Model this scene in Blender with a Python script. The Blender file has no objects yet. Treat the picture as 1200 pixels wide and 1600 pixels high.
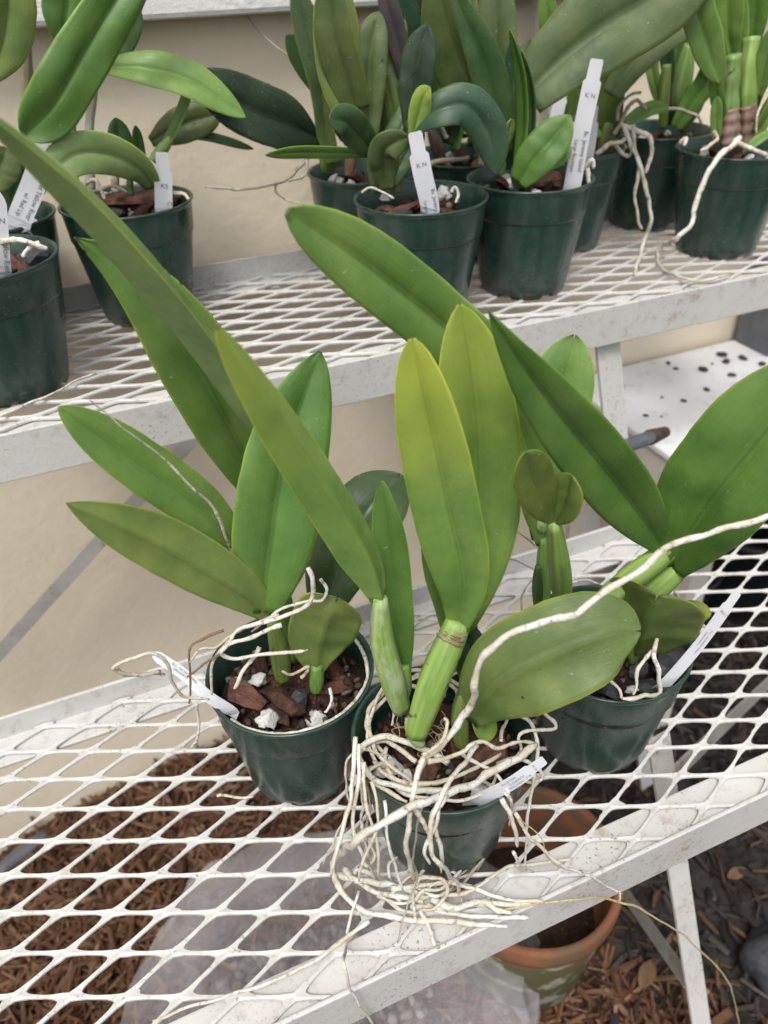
import bpy, bmesh, math, random
from mathutils import Vector, Matrix, noise
random.seed(7)
S = bpy.context.scene
COL = S.collection

# ------------------------------------------------------------------ camera
CR = [[0.9176490553692093, -0.3962890864338498, -0.029841005560571936],
      [-0.2547567764488163, -0.5293432492640321, -0.8092375940031089],
      [0.30499048515225125, 0.7501890620865925, -0.5867722478433974]]
FPX, CAMZ = 1222.195, 0.6235            # focal length in photograph pixels, eye height over the lower shelf
EYE = Vector((0, 0, CAMZ))
right, down, fwd = (Vector(r) for r in CR)
cd = bpy.data.cameras.new('camera'); cam = bpy.data.objects.new('camera', cd); COL.objects.link(cam)
cam.matrix_world = Matrix(((right.x, -down.x, -fwd.x, 0), (right.y, -down.y, -fwd.y, 0),
                           (right.z, -down.z, -fwd.z, CAMZ), (0, 0, 0, 1)))
cd.sensor_fit = 'VERTICAL'; cd.sensor_height = 36; cd.sensor_width = 27
cd.lens = 36 * FPX / 1600
cd.clip_start = 0.02; cd.clip_end = 500
cd.dof.use_dof = True; cd.dof.focus_distance = 0.60; cd.dof.aperture_fstop = 6.0
S.camera = cam
S.cycles.max_bounces = 5; S.cycles.diffuse_bounces = 3; S.cycles.glossy_bounces = 3; S.cycles.transparent_max_bounces = 8; S.cycles.caustics_reflective = False; S.cycles.caustics_refractive = False
S.render.resolution_x, S.render.resolution_y = 768, 1024

# ------------------------------------------------------------------ world and sun (bright overcast)
SUN_EL, SUN_AZ = math.radians(60), math.radians(215)     # azimuth measured from +Y towards +X
W = bpy.data.worlds.new('World'); S.world = W; W.use_nodes = True
nt = W.node_tree; bg = nt.nodes['Background']
sky = nt.nodes.new('ShaderNodeTexSky'); sky.sky_type = 'NISHITA'; sky.sun_disc = False
sky.sun_elevation = SUN_EL; sky.sun_rotation = SUN_AZ
sky.air_density = 1.0; sky.dust_density = 3.0; sky.ozone_density = 1.0
hs = nt.nodes.new('ShaderNodeHueSaturation'); hs.inputs['Saturation'].default_value = 0.22
nt.links.new(sky.outputs[0], hs.inputs['Color']); nt.links.new(hs.outputs[0], bg.inputs['Color'])
bg.inputs['Strength'].default_value = 0.14
sl = bpy.data.lights.new('sun', 'SUN'); sl.energy = 1.5; sl.angle = math.radians(18); sl.color = (1, .96, .9)
so = bpy.data.objects.new('sun', sl); COL.objects.link(so)
sd = Vector((math.sin(SUN_AZ) * math.cos(SUN_EL), math.cos(SUN_AZ) * math.cos(SUN_EL), math.sin(SUN_EL)))
so.rotation_euler = sd.to_track_quat('Z', 'Y').to_euler()
V = S.view_settings
V.view_transform = 'Standard'; V.look = 'None'; V.gamma = 1; V.exposure = 0.55; V.use_curve_mapping = False

# ------------------------------------------------------------------ helpers: points
def ray(px, py):
    a, b = (px - 600) / FPX, (py - 800) / FPX
    return right * a + down * b + fwd
def y_(px, py, Y):                       # point at depth Y (towards the wall)
    d = ray(px, py); return EYE + d * (Y / d.y)
def z_(px, py, Z):                       # point at height Z
    d = ray(px, py); return EYE + d * ((Z - CAMZ) / d.z)
def depth(p): return (p - EYE).dot(fwd)
def pxm(n, p): return n * depth(p) / FPX # n pixels at p in metres

# ------------------------------------------------------------------ helpers: objects
def tag(o, label=None, cat=None, group=None, kind=None):
    if label: o['label'] = label
    if cat: o['category'] = cat
    if group: o['group'] = group
    if kind: o['kind'] = kind
    return o
def empty(name, loc, label, cat, group=None):
    o = bpy.data.objects.new(name, None); COL.objects.link(o); o.location = loc
    o.empty_display_size = .02
    return tag(o, label, cat, group)
def mesh(name, vs, fs, mat, parent=None, smooth=True, uvs=None, mats=None, fm=None):
    me = bpy.data.meshes.new(name)
    me.from_pydata([tuple(v) for v in vs], [], fs)
    for m in (mats or [mat]): me.materials.append(m)
    if fm: me.polygons.foreach_set('material_index', fm)
    if smooth: me.polygons.foreach_set('use_smooth', [True] * len(me.polygons))
    if uvs:
        l = me.uv_layers.new(name='UVMap'); vi = [0] * len(me.loops); me.loops.foreach_get('vertex_index', vi)
        l.data.foreach_set('uv', [c for i in vi for c in uvs[i]])
    me.update()
    return link(name, me, parent)
def link(name, me, parent=None):
    o = bpy.data.objects.new(name, me); COL.objects.link(o)
    if parent is not None:
        o.parent = parent; o.matrix_parent_inverse = Matrix.Translation(parent.location).inverted() if parent.parent is None else Matrix()
    return o
def boxdata(c0, c1):
    x0, y0, z0 = c0; x1, y1, z1 = c1
    v = [(x0,y0,z0),(x1,y0,z0),(x1,y1,z0),(x0,y1,z0),(x0,y0,z1),(x1,y0,z1),(x1,y1,z1),(x0,y1,z1)]
    f = [(0,3,2,1),(4,5,6,7),(0,1,5,4),(1,2,6,5),(2,3,7,6),(3,0,4,7)]
    return v, f
def bevel(o, w, seg=2):
    m = o.modifiers.new('bevel', 'BEVEL'); m.width = w; m.segments = seg; m.limit_method = 'ANGLE'; return o
def spline(P, n):
    P = [Vector(p) for p in P]
    if len(P) == 2: return [P[0].lerp(P[1], i / n) for i in range(n + 1)]
    Q = [P[0] * 2 - P[1]] + P + [P[-1] * 2 - P[-2]]
    L = [0]
    for i in range(1, len(P)): L.append(L[-1] + (P[i] - P[i-1]).length)
    out = []
    for k in range(n + 1):
        s = L[-1] * k / n; i = 0
        while i < len(P) - 2 and s > L[i+1]: i += 1
        t = (s - L[i]) / max(1e-9, L[i+1] - L[i]); a, b, c, d = Q[i:i+4]
        out.append(.5 * ((2*b) + (c - a) * t + (2*a - 5*b + 4*c - d) * t*t + (-a + 3*b - 3*c + d) * t**3))
    return out
def tube(P, rad, n, sides=8, closed=True):
    """vs, fs of a tube along P (list of Vectors); rad(t) -> radius"""
    vs, fs, uv = [], [], []
    up = Vector((.31, -.7, .6)).normalized(); N = len(P)
    for i, p in enumerate(P):
        T = (P[min(i+1, N-1)] - P[max(i-1, 0)]).normalized()
        A = up - T * up.dot(T)
        if A.length < 1e-4: A = T.orthogonal()
        A.normalize(); up = A; B = T.cross(A); r = rad(i / (N - 1))
        for k in range(sides):
            an = 2 * math.pi * k / sides
            rr = r if not callable(r) else r(an)
            vs.append(p + (A * math.cos(an) + B * math.sin(an)) * rr); uv.append((k / sides, i / (N - 1)))
    for i in range(N - 1):
        for k in range(sides):
            a = i * sides + k; b = i * sides + (k + 1) % sides
            fs.append((a, b, b + sides, a + sides))
    if closed:
        fs.append(tuple(range(sides))[::-1]); fs.append(tuple(range((N-1)*sides, N*sides)))
    return vs, fs, uv

# ------------------------------------------------------------------ helpers: materials
ZU = .2806; YF, YR, YUF, YUR, WALL, ZG = .257, .613, .690, .985, 1.032, -.60
class NB:
    def __init__(s, name):
        s.m = bpy.data.materials.new(name); s.m.use_nodes = True; s.t = s.m.node_tree
        s.p = s.t.nodes['Principled BSDF']; s.out = s.t.nodes['Material Output']
    def n(s, typ, **kw):
        nd = s.t.nodes.new('ShaderNode' + typ)
        for k, v in kw.items():
            if k in nd.inputs: s.set(nd.inputs[k], v)
            else: setattr(nd, k, v)
        return nd
    def set(s, sock, v):
        if isinstance(v, bpy.types.NodeSocket): s.t.links.new(v, sock)
        else: sock.default_value = v
    def coord(s, kind='Object', scale=(1,1,1)):
        tc = s.n('TexCoord'); mp = s.n('Mapping', Scale=scale); s.t.links.new(tc.outputs[kind], mp.inputs['Vector']); return mp.outputs[0]
    def noise(s, vec, scale, detail=4, rough=.55):
        return s.n('TexNoise', Vector=vec, Scale=scale, Detail=detail, Roughness=rough).outputs['Fac']
    def ramp(s, fac, *stops):
        r = s.n('ValToRGB'); s.t.links.new(fac, r.inputs[0]); e = r.color_ramp.elements
        while len(e) < len(stops): e.new(.5)
        for q, (pos, c) in zip(e, stops): q.position = pos; q.color = c if len(c) == 4 else (*c, 1)
        return r.outputs[0]
    def mr(s, v, a, b, c=0, d=1):
        return s.n('MapRange', Value=v, **{'From Min': a, 'From Max': b, 'To Min': c, 'To Max': d}).outputs[0]
    def math(s, op, a, b=0.0):
        nd = s.n('Math', operation=op); s.set(nd.inputs[0], a); s.set(nd.inputs[1], b); return nd.outputs[0]
    def mix(s, fac, a, b, mode='MIX'):
        nd = s.n('Mix', data_type='RGBA', blend_type=mode)
        s.set(nd.inputs[0], fac); s.set(nd.inputs[6], a); s.set(nd.inputs[7], b); return nd.outputs[2]
    def bump(s, h, strength=.3, dist=.001):
        b = s.n('Bump', Height=h, Strength=strength, Distance=dist); s.t.links.new(b.outputs[0], s.p.inputs['Normal'])
    def P(s, **kw):
        for k, v in kw.items(): s.set(s.p.inputs[k.replace('_', ' ')], v)
        return s
def c4(c): return (*c, 1)

def mat_leaf(name, under):
    b = NB(name); uvn = b.n('UVMap').outputs[0]
    sep = b.n('SeparateXYZ'); b.t.links.new(uvn, sep.inputs[0]); u, v = sep.outputs[0], sep.outputs[1]
    oi = b.n('ObjectInfo'); base, yel = oi.outputs['Color'], oi.outputs['Alpha']
    if under: base = b.mix(1, base, c4((1.06, 1.10, 1.25)), 'MULTIPLY')
    au = b.math('ABSOLUTE', b.math('SUBTRACT', u, .5))
    ob = b.coord('Object'); rnd = b.math('MULTIPLY', oi.outputs['Random'], 37.0)
    off = b.n('VectorMath', operation='ADD'); b.t.links.new(ob, off.inputs[0]); b.t.links.new(rnd, off.inputs[1]); ob = off.outputs[0]
    veins = b.n('TexNoise', Vector=b.n('Mapping', Vector=uvn, Scale=(70, 1.6, 1)).outputs[0], Scale=1.0, Detail=3).outputs['Fac']
    mott = b.noise(ob, 22, 3); fine = b.noise(ob, 160, 3)
    col = b.mix(b.mr(mott, .35, .65), b.mix(1, base, c4((.72, .80, .75)), 'MULTIPLY'), b.mix(1, base, c4((1.2, 1.13, 1.05)), 'MULTIPLY'))
    col = b.mix(b.mr(veins, .3, .7, 0, .35), col, b.mix(1, col, c4((1.35, 1.28, 1.1)), 'MULTIPLY'))
    col = b.mix(b.mr(fine, .45, .7, 0, .22), col, b.mix(1, col, c4((.6, .7, .7)), 'MULTIPLY'))
    col = b.mix(b.mr(b.noise(ob, 11, 3), .42, .68, 0, .22), col, b.mix(1, b.mix(.5, col, c4((.20, .24, .15))), c4((1.1, 1.1, 1.1)), 'MULTIPLY'))
    # yellowing towards the tip of some leaves
    yb = b.math('MULTIPLY', b.math('SUBTRACT', 1.0, yel), b.mr(b.math('ADD', v, b.mr(mott, 0, 1, -.12, .12)), .5, .95))
    col = b.mix(yb, col, c4((.40, .46, .06)))
    # margin and midrib
    col = b.mix(b.mr(au, .468, .494, 0, .8), col, b.mix(1, col, c4((2.0, 1.65, .9)), 'MULTIPLY'))
    mid = b.mr(au, .0, .022, 1, 0)
    col = b.mix(b.math('MULTIPLY', mid, .42), col, b.mix(1, col, c4((.42, .52, .5)) if not under else c4((.75, .8, .7)), 'MULTIPLY'))
    tipb = b.mr(b.math('ADD', v, b.mr(b.noise(ob, 140, 3), 0, 1, -.03, .03)), .988, 1.006, 0, .8)
    col = b.mix(b.math('MULTIPLY', tipb, b.math('GREATER_THAN', oi.outputs['Random'], .35)), col, c4((.09, .055, .025)))
    # white scratches, brown specks
    sc = b.n('TexNoise', Vector=b.n('Mapping', Vector=ob, Scale=(170, 170, 520)).outputs[0], Scale=1.0, Detail=1).outputs['Fac']
    col = b.mix(b.mr(sc, .765, .785, 0, .4), col, c4((.5, .56, .42)))
    vo = b.n('TexVoronoi', Vector=ob, Scale=55.0).outputs['Distance']
    gate = b.mr(b.noise(ob, 9, 2), .56, .60)
    col = b.mix(b.math('MULTIPLY', b.mr(vo, .07, .11, .8, 0), gate), col, c4((.035, .022, .01)))
    dst = b.math('MULTIPLY', b.mr(b.noise(ob, 420, 3, .7), .60, .72), b.mr(b.noise(ob, 16, 3), .45, .65))
    col = b.mix(b.math('MULTIPLY', dst, .5), col, c4((.36, .38, .27)))
    rough = b.mr(fine, .3, .7, .26, .42) if not under else b.mr(fine, .3, .7, .46, .6)
    b.P(Base_Color=col, Roughness=rough, Specular_IOR_Level=.5)
    b.bump(b.math('ADD', b.math('MULTIPLY', veins, 1.0), b.math('MULTIPLY', b.noise(ob, 300, 2), .35)), .40, .0008)
    tr = b.n('BsdfTranslucent', Color=b.mix(1, col, c4((1.25, 1.15, .55)), 'MULTIPLY'))
    mx = b.n('MixShader', Fac=.22); b.t.links.new(b.p.outputs[0], mx.inputs[1]); b.t.links.new(tr.outputs[0], mx.inputs[2])
    b.t.links.new(mx.outputs[0], b.out.inputs[0])
    return b.m
M = {}
M['leaf'] = mat_leaf('leaf_upper_face', False)
M['under'] = mat_leaf('leaf_lower_face', True)

def mat_bulb():
    b = NB('pseudobulb_skin'); oi = b.n('ObjectInfo'); uvn = b.n('UVMap').outputs[0]
    rid = b.n('TexNoise', Vector=b.n('Mapping', Vector=uvn, Scale=(16, 1.2, 1)).outputs[0], Scale=1.0, Detail=3).outputs['Fac']
    ob = b.coord('Object'); fine = b.noise(ob, 260, 3)
    col = b.mix(b.mr(rid, .35, .65), b.mix(1, oi.outputs['Color'], c4((.7, .75, .7)), 'MULTIPLY'), b.mix(1, oi.outputs['Color'], c4((1.25, 1.2, 1.1)), 'MULTIPLY'))
    # papery white remains of sheath, amount in the object's alpha
    w = b.math('MULTIPLY', b.math('MULTIPLY', b.math('SUBTRACT', 1.0, oi.outputs['Alpha']), .55), b.mr(b.noise(b.coord('Object', (1, 1, .35)), 110, 5, .7), .40, .60))
    col = b.mix(w, col, c4((.55, .56, .48)))
    sp = b.mr(b.noise(ob, 70, 2), .68, .72, 0, .85)
    col = b.mix(sp, col, c4((.06, .035, .015)))
    b.P(Base_Color=col, Roughness=b.mr(fine, .3, .7, .35, .6)); b.bump(b.math('ADD', rid, b.math('MULTIPLY', fine, .12)), .35, .0012)
    return b.m
M['bulb'] = mat_bulb()
def mat_root():
    b = NB('aerial_root'); oi = b.n('ObjectInfo'); ob = b.coord('Object')
    n1 = b.noise(ob, 55, 4, .65); n2 = b.noise(ob, 260, 4, .6)
    col = b.mix(b.mr(n1, .38, .62), b.mix(1, oi.outputs['Color'], c4((.80, .74, .62)), 'MULTIPLY'), oi.outputs['Color'])
    col = b.mix(b.mr(n2, .58, .7, 0, .75), col, c4((.27, .19, .11)))
    col = b.mix(b.mr(b.noise(ob, 24, 2), .66, .74, 0, .35), col, c4((.30, .36, .16)))
    col = b.mix(b.math('MULTIPLY', b.mr(b.noise(ob, 130, 5, .75), .56, .62, 0, .7), b.mr(b.noise(ob, 30, 2), .4, .6)), col, c4((.16, .11, .07)))
    b.P(Base_Color=col, Roughness=.8, Specular_IOR_Level=.25); b.bump(b.math('ADD', n2, b.noise(ob, 90, 3)), .7, .0018); return b.m
M['root'] = mat_root()
def mat_pot():
    b = NB('green_pot_plastic'); ob = b.coord('Object', (1, 1, .12)); o2 = b.coord('Object')
    streak = b.noise(ob, 70, 4, .6); dust = b.noise(o2, 18, 5, .6)
    col = b.mix(b.mr(streak, .42, .68, 0, .6), c4((.013, .042, .031)), c4((.050, .080, .066)))
    col = b.mix(b.mr(dust, .55, .8, 0, .30), col, c4((.10, .11, .095)))
    oi = b.n('ObjectInfo'); col = b.mix(b.mr(oi.outputs['Random'], 0, 1, 0, .5), col, b.mix(1, col, c4((1.6, 1.35, 1.3)), 'MULTIPLY'))
    zz = b.n('SeparateXYZ', Vector=o2).outputs[2]; spl = b.math('MULTIPLY', b.mr(zz, .035, .0, 0, .7), b.mr(b.noise(o2, 130, 4, .7), .48, .6))
    col = b.mix(spl, col, c4((.11, .095, .075)))
    sx = b.noise(b.coord('Object', (1, 1, 3)), 210, 3)
    col = b.mix(b.math('MULTIPLY', b.mr(sx, .62, .70, 0, .5), b.mr(dust, .45, .6)), col, c4((.22, .24, .21)))
    b.P(Base_Color=col, Roughness=b.mr(dust, .35, .7, .18, .45), Specular_IOR_Level=.5); b.bump(b.noise(o2, 90, 3), .08, .001); return b.m
M['pot'] = mat_pot()
def mat_paint():
    b = NB('white_painted_steel'); ob = b.coord('Object')
    n1 = b.noise(ob, 6, 5, .6); n2 = b.noise(ob, 60, 5, .65); n3 = b.noise(ob, 240, 3)
    col = b.mix(b.mr(n1, .35, .7), c4((.585, .58, .56)), c4((.51, .50, .475)))
    col = b.mix(b.mr(n2, .54, .74, 0, .6), col, c4((.33, .30, .25)))
    rust = b.math('MULTIPLY', b.mr(n1, .54, .70), b.mr(n2, .58, .70, 0, .7))
    col = b.mix(rust, col, c4((.34, .21, .10)))
    col = b.mix(b.math('MULTIPLY', b.mr(b.noise(ob, 300, 3), .60, .66, 0, .8), b.mr(b.noise(ob, 12, 3), .42, .62)), col, c4((.13, .115, .10)))
    b.P(Base_Color=col, Roughness=b.mr(n2, .3, .7, .38, .62)); b.bump(b.math('ADD', n2, b.math('MULTIPLY', n3, .6)), .35, .0012); return b.m
M['paint'] = mat_paint()
def mat_stucco(name, ca, cb, bs=.6):
    b = NB(name); ob = b.coord('Object'); n1 = b.noise(ob, 2.2, 5, .6); n2 = b.noise(ob, 70, 5, .62); n3 = b.noise(ob, 14, 4)
    col = b.mix(b.mr(n1, .3, .7), c4(ca), c4(cb)); col = b.mix(b.mr(b.noise(b.coord('Object', (1, 1, .25)), 9, 4), .55, .8, 0, .12), col, b.mix(1, col, c4((.72, .70, .66)), 'MULTIPLY')); col = b.mix(b.mr(n3, .5, .8, 0, .3), col, b.mix(1, col, c4((.86, .83, .78)), 'MULTIPLY'))
    b.P(Base_Color=col, Roughness=.9, Specular_IOR_Level=.2); b.bump(b.math('ADD', n2, b.math('MULTIPLY', n3, .15)), bs, .003); return b.m
M['stucco'] = mat_stucco('beige_stucco', (.80, .71, .56), (.77, .68, .535), .45)
M['sill'] = mat_stucco('white_stucco_trim', (.74, .735, .71), (.66, .655, .63), .8)
def mat_simple(name, ca, cb, scale=30, rough=.7, bs=.4, bd=.002, spec=.4, extra=None):
    b = NB(name); ob = b.coord('Object'); n1 = b.noise(ob, scale, 5, .62)
    col = b.mix(b.mr(n1, .32, .68), c4(ca), c4(cb))
    if extra: col = b.mix(b.mr(b.noise(ob, extra[1], 4), extra[2], extra[3], 0, extra[4]), col, c4(extra[0]))
    b.P(Base_Color=col, Roughness=rough, Specular_IOR_Level=spec); b.bump(b.noise(ob, scale * 3, 4), bs, bd); return b.m
def mat_bark():
    b = NB('bark_chip'); ob = b.coord('Object', (1, 2.2, 1)); oi = b.n('ObjectInfo'); n1 = b.noise(ob, 110, 6, .7); n2 = b.noise(ob, 420, 4, .6)
    base = b.ramp(oi.outputs['Random'], (0, (.045, .020, .015)), (.35, (.12, .052, .038)), (.6, (.075, .042, .030)), (.85, (.16, .078, .060)), (1, (.055, .030, .026)))
    col = b.mix(b.mr(n1, .35, .65), b.mix(1, base, c4((.45, .42, .42)), 'MULTIPLY'), b.mix(1, base, c4((1.35, 1.3, 1.25)), 'MULTIPLY'))
    col = b.mix(b.mr(n2, .6, .72, 0, .35), col, c4((.24, .17, .13)))
    b.P(Base_Color=col, Roughness=.85, Specular_IOR_Level=.25); b.bump(b.math('ADD', n1, b.math('MULTIPLY', n2, .4)), 1, .0035); return b.m
M['bark'] = mat_bark()
M['perlite'] = mat_simple('perlite', (.70, .70, .69), (.55, .54, .52), 160, .95, .9, .002, .2)
M['charcoal'] = mat_simple('charcoal', (.022, .023, .028), (.055, .057, .065), 80, .6, .6, .002, .4)
M['mix'] = mat_simple('potting_mix', (.022, .014, .010), (.06, .038, .026), 120, .95, 1, .004, .15, ((.16, .12, .08), 200, .62, .7, .6))
M['tagw'] = mat_simple('white_tag_plastic', (.66, .67, .70), (.60, .61, .64), 40, .35, .05, .0005, .4)
M['ink'] = mat_simple('black_print', (.14, .14, .15), (.20, .20, .21), 40, .5, 0, .001, .3)
def mat_island(name, cols, rough=.9):
    b = NB(name); g = b.n('NewGeometry'); ob = b.coord('Object'); n1 = b.noise(ob, 120, 4, .6)
    k = len(cols); col = b.ramp(g.outputs['Random Per Island'], *[(i / (k - 1), c) for i, c in enumerate(cols)])
    col = b.mix(b.mr(n1, .3, .7, 0, .6), col, b.mix(1, col, c4((.5, .46, .44)), 'MULTIPLY'))
    b.P(Base_Color=col, Roughness=rough, Specular_IOR_Level=.2); b.bump(n1, .5, .002); return b.m
M['mulch'] = mat_island('mulch_chip', [(.070, .033, .019), (.195, .100, .058), (.110, .054, .031), (.25, .142, .085), (.085, .042, .025), (.31, .20, .13)])
M['litter'] = mat_island('leaf_litter', [(.02, .018, .017), (.05, .045, .042), (.028, .02, .016), (.09, .08, .075), (.035, .03, .028), (.14, .085, .05)])
def mat_ground():
    b = NB('soil'); ob = b.coord('Object'); n1 = b.noise(ob, 40, 6, .65); sx = b.n('SeparateXYZ', Vector=ob).outputs[0]
    sy = b.n('SeparateXYZ', Vector=ob).outputs[1]
    fac = b.mr(b.math('ADD', b.math('ADD', sx, b.math('MULTIPLY', sy, .72)), b.mr(b.noise(ob, 5, 3), 0, 1, -.15, .15)), .66, .82)
    br = b.mix(b.mr(n1, .35, .65), c4((.028, .014, .009)), c4((.085, .043, .027)))
    gr = b.mix(b.mr(n1, .35, .65), c4((.014, .013, .012)), c4((.055, .05, .047)))
    b.P(Base_Color=b.mix(fac, br, gr), Roughness=.95, Specular_IOR_Level=.15); b.bump(n1, 1, .01); return b.m
M['greypaint'] = mat_simple('grey_painted_bar', (.40, .39, .37), (.30, .285, .26), 20, .6, .3, .001, .3, ((.20, .12, .06), 45, .58, .68, .7))
M['ground'] = mat_ground()
M['potmix'] = mat_island('potting_crumbs', [(.02, .013, .01), (.10, .05, .035), (.04, .022, .016), (.16, .10, .07), (.03, .03, .032), (.30, .27, .23)])
def mat_terracotta():
    b = NB('terracotta'); ob = b.coord('Object'); n1 = b.noise(ob, 14, 5, .6); z = b.n('SeparateXYZ', Vector=ob).outputs[2]
    col = b.mix(b.mr(n1, .3, .7), c4((.25, .10, .055)), c4((.17, .075, .045)))
    col = b.mix(b.mr(b.noise(ob, 30, 5, .65), .5, .66, 0, .6), col, c4((.12, .085, .06)))
    moss = b.math('MULTIPLY', b.mr(b.math('ADD', z, b.mr(n1, 0, 1, -.09, .09)), ZG + .225, ZG + .17), .9)
    col = b.mix(moss, col, c4((.09, .095, .045)))
    col = b.mix(b.math('MULTIPLY', moss, b.mr(b.noise(ob, 26, 4), .52, .62, 0, .8)), col, c4((.42, .43, .33)))
    b.P(Base_Color=col, Roughness=.9, Specular_IOR_Level=.2); b.bump(b.noise(ob, 60, 5), .4, .002); return b.m
M['terra'] = mat_terracotta()
M['terra_rim'] = mat_simple('terracotta_rim', (.27, .105, .055), (.17, .075, .045), 14, .9, .4, .002, .2, ((.10, .085, .05), 22, .46, .62, .75))
M['blackpl'] = mat_simple('black_plastic', (.012, .016, .017), (.028, .033, .034), 30, .4, .1, .001)
M['greypl'] = mat_simple('grey_plastic', (.10, .105, .12), (.14, .145, .16), 30, .5, .15, .001)
M['pipe'] = mat_simple('grey_pipe', (.05, .06, .07), (.13, .145, .16), 50, .45, .3, .001)
M['rust'] = mat_simple('dark_rusty_end', (.03, .018, .012), (.09, .05, .03), 60, .8, .6, .002)
M['table'] = mat_simple('white_table_top', (.80, .81, .83), (.74, .75, .78), 8, .45, .06, .0008, .4, ((.42, .40, .38), 30, .56, .72, .45))
M['tableframe'] = mat_simple('cream_table_edge', (.66, .63, .58), (.58, .555, .51), 12, .6, .15, .001)
def mat_bag():
    b = NB('clear_plastic_film'); ob = b.coord('Object'); n = b.noise(ob, 7, 4, .6)
    b.P(Base_Color=c4((.72, .71, .75)), Roughness=.14, Specular_IOR_Level=.8); b.bump(b.noise(ob, 12, 2, .5), .25, .010)
    lw = b.n('LayerWeight', Blend=.35).outputs['Facing']
    fac = b.math('ADD', b.mr(n, .35, .65, .07, .24), b.math('MULTIPLY', lw, .30))
    t = b.n('BsdfTransparent'); mx = b.n('MixShader', Fac=fac)
    b.t.links.new(t.outputs[0], mx.inputs[1]); b.t.links.new(b.p.outputs[0], mx.inputs[2]); b.t.links.new(mx.outputs[0], b.out.inputs[0]); return b.m
M['film'] = mat_bag()
M['bagmix'] = mat_island('perlite_bark_mix', [(.10, .055, .04), (.22, .19, .17), (.16, .11, .09), (.26, .22, .20), (.07, .04, .03), (.36, .34, .33)])

# ================================================================== SETTING
def gslope(x, y): return -.24 * min(.5, max(0, .05 - x)) * min(1, max(0, (y - .45) / .35)) - .012
def ground():
    xs = [-60, -20, -6, -2, -1] + [-.7 + i * .03 for i in range(74)] + [1.7, 2.5, 6, 20, 60]
    ys = [-60, -20, -6, -2, -.8] + [-.4 + i * .03 for i in range(50)] + [1.2, 3, 60]
    vs, fs = [], []
    for y in ys:
        for x in xs:
            h = 0
            if abs(x) < 3 and abs(y) < 2:
                h = .030 * noise.noise(Vector((x * 6, y * 6, 0))) + .014 * noise.noise(Vector((x * 19, y * 19, 4)))
                h += gslope(x, y)
            vs.append((x, y, ZG + h))
    n = len(xs)
    for j in range(len(ys) - 1):
        for i in range(n - 1): fs.append((j*n+i, j*n+i+1, j*n+n+i+1, j*n+n+i))
    o = mesh('ground', vs, fs, M['ground']); tag(o, 'dark brown mulched soil under the bench', 'ground', kind='structure')
ground()
def chips(name, count, xr, yr, lmin, lmax, mat, label, cat, flat=.35, gate=None, wr=(.10, .26)):
    vs, fs = [], []
    rr = random.Random(count)
    k = 0
    while k < count:
        x, y = rr.uniform(*xr), rr.uniform(*yr)
        if gate and not gate(x, y, rr): k += 1; continue
        k += 1
        h = .030 * noise.noise(Vector((x * 6, y * 6, 0))) + gslope(x, y)
        l = rr.uniform(lmin, lmax) * .5; w = l * rr.uniform(*wr); t = w * rr.uniform(.3, .8)
        R = Matrix.Rotation(rr.uniform(0, 6.283), 3, 'Z') @ Matrix.Rotation(rr.gauss(0, flat), 3, 'Y') @ Matrix.Rotation(rr.uniform(0, 3), 3, 'X')
        c = Vector((x, y, ZG + h + rr.uniform(.0, .022))); b0 = len(vs); bend = rr.uniform(-.25, .25) * l
        for sx in (-1, -.2, 1):
            ww = w * (1 if sx == -.2 else rr.uniform(.3, .9))
            for sy, sz in ((-1, -1), (1, -1), (1, 1), (-1, 1)):
                vs.append(c + R @ Vector((sx * l, sy * ww + (bend if sx == -.2 else 0), sz * t)))
        for q in (0, 4):
            for e in range(4): fs.append((b0+q+e, b0+q+(e+1)%4, b0+q+4+(e+1)%4, b0+q+4+e))
        fs.append((b0+3, b0+2, b0+1, b0)); fs.append((b0+8, b0+9, b0+10, b0+11))
    o = mesh(name, vs, fs, mat, smooth=False); tag(o, label, cat, kind='stuff')
chips('wood_mulch', 19000, (-.75, .75), (.1, 1.02), .015, .075, M['mulch'], 'reddish brown shredded wood mulch covering the ground under the bench', 'mulch', gate=lambda x, y, r: x < .58 - .72 * (y - .25) + r.gauss(0, .04), wr=(.05, .16))
chips('leaf_litter', 7000, (0, 1.5), (-.1, 1.02), .008, .05, M['litter'], 'dark crumbly soil and leaf litter on the ground at the right', 'litter', gate=lambda x, y, r: x > .50 - .72 * (y - .25) + r.gauss(0, .05))

def wall():
    vs, fs = boxdata((-6, WALL, -.9), (8, WALL + .2, 2.6))
    w = mesh('wall', vs, fs, M['stucco'], smooth=False); tag(w, 'beige stucco wall behind the plant bench', 'wall', kind='structure')
    vs, fs = boxdata((-6, WALL - .045, .566), (8, WALL + .01, .72))
    s = mesh('sill', vs, fs, M['sill'], w, smooth=False); bevel(s, .006)
wall()

# ------------------------------------------------------------------ tiered bench
bench = empty('plant_bench', (.35, .62, ZG), 'white painted steel stepped plant bench with two expanded mesh shelves', 'bench')
def prism_x(name, prof, x0, x1, mat, parent, bev=.0012):
    """profile in (y,z), extruded along x with cuts for a slightly uneven edge"""
    n = len(prof); xs = [x0 + (x1 - x0) * i / 60 for i in range(61)]; vs, fs = [], []
    for i, x in enumerate(xs):
        for k, (y, z) in enumerate(prof):
            vs.append((x, y + .0006 * noise.noise(Vector((x * 14, k * 3, 1))), z + .0008 * noise.noise(Vector((x * 14, k * 3, 7)))))
    for i in range(60):
        for k in range(n): a = i*n+k; b = i*n+(k+1) % n; fs.append((a, a+n, b+n, b))
    fs.append(tuple(range(n))); fs.append(tuple(range(60*n, 61*n))[::-1])
    o = mesh(name, vs, fs, mat, parent, smooth=False); return bevel(o, bev)
X0, X1 = -.75, 1.35
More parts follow.
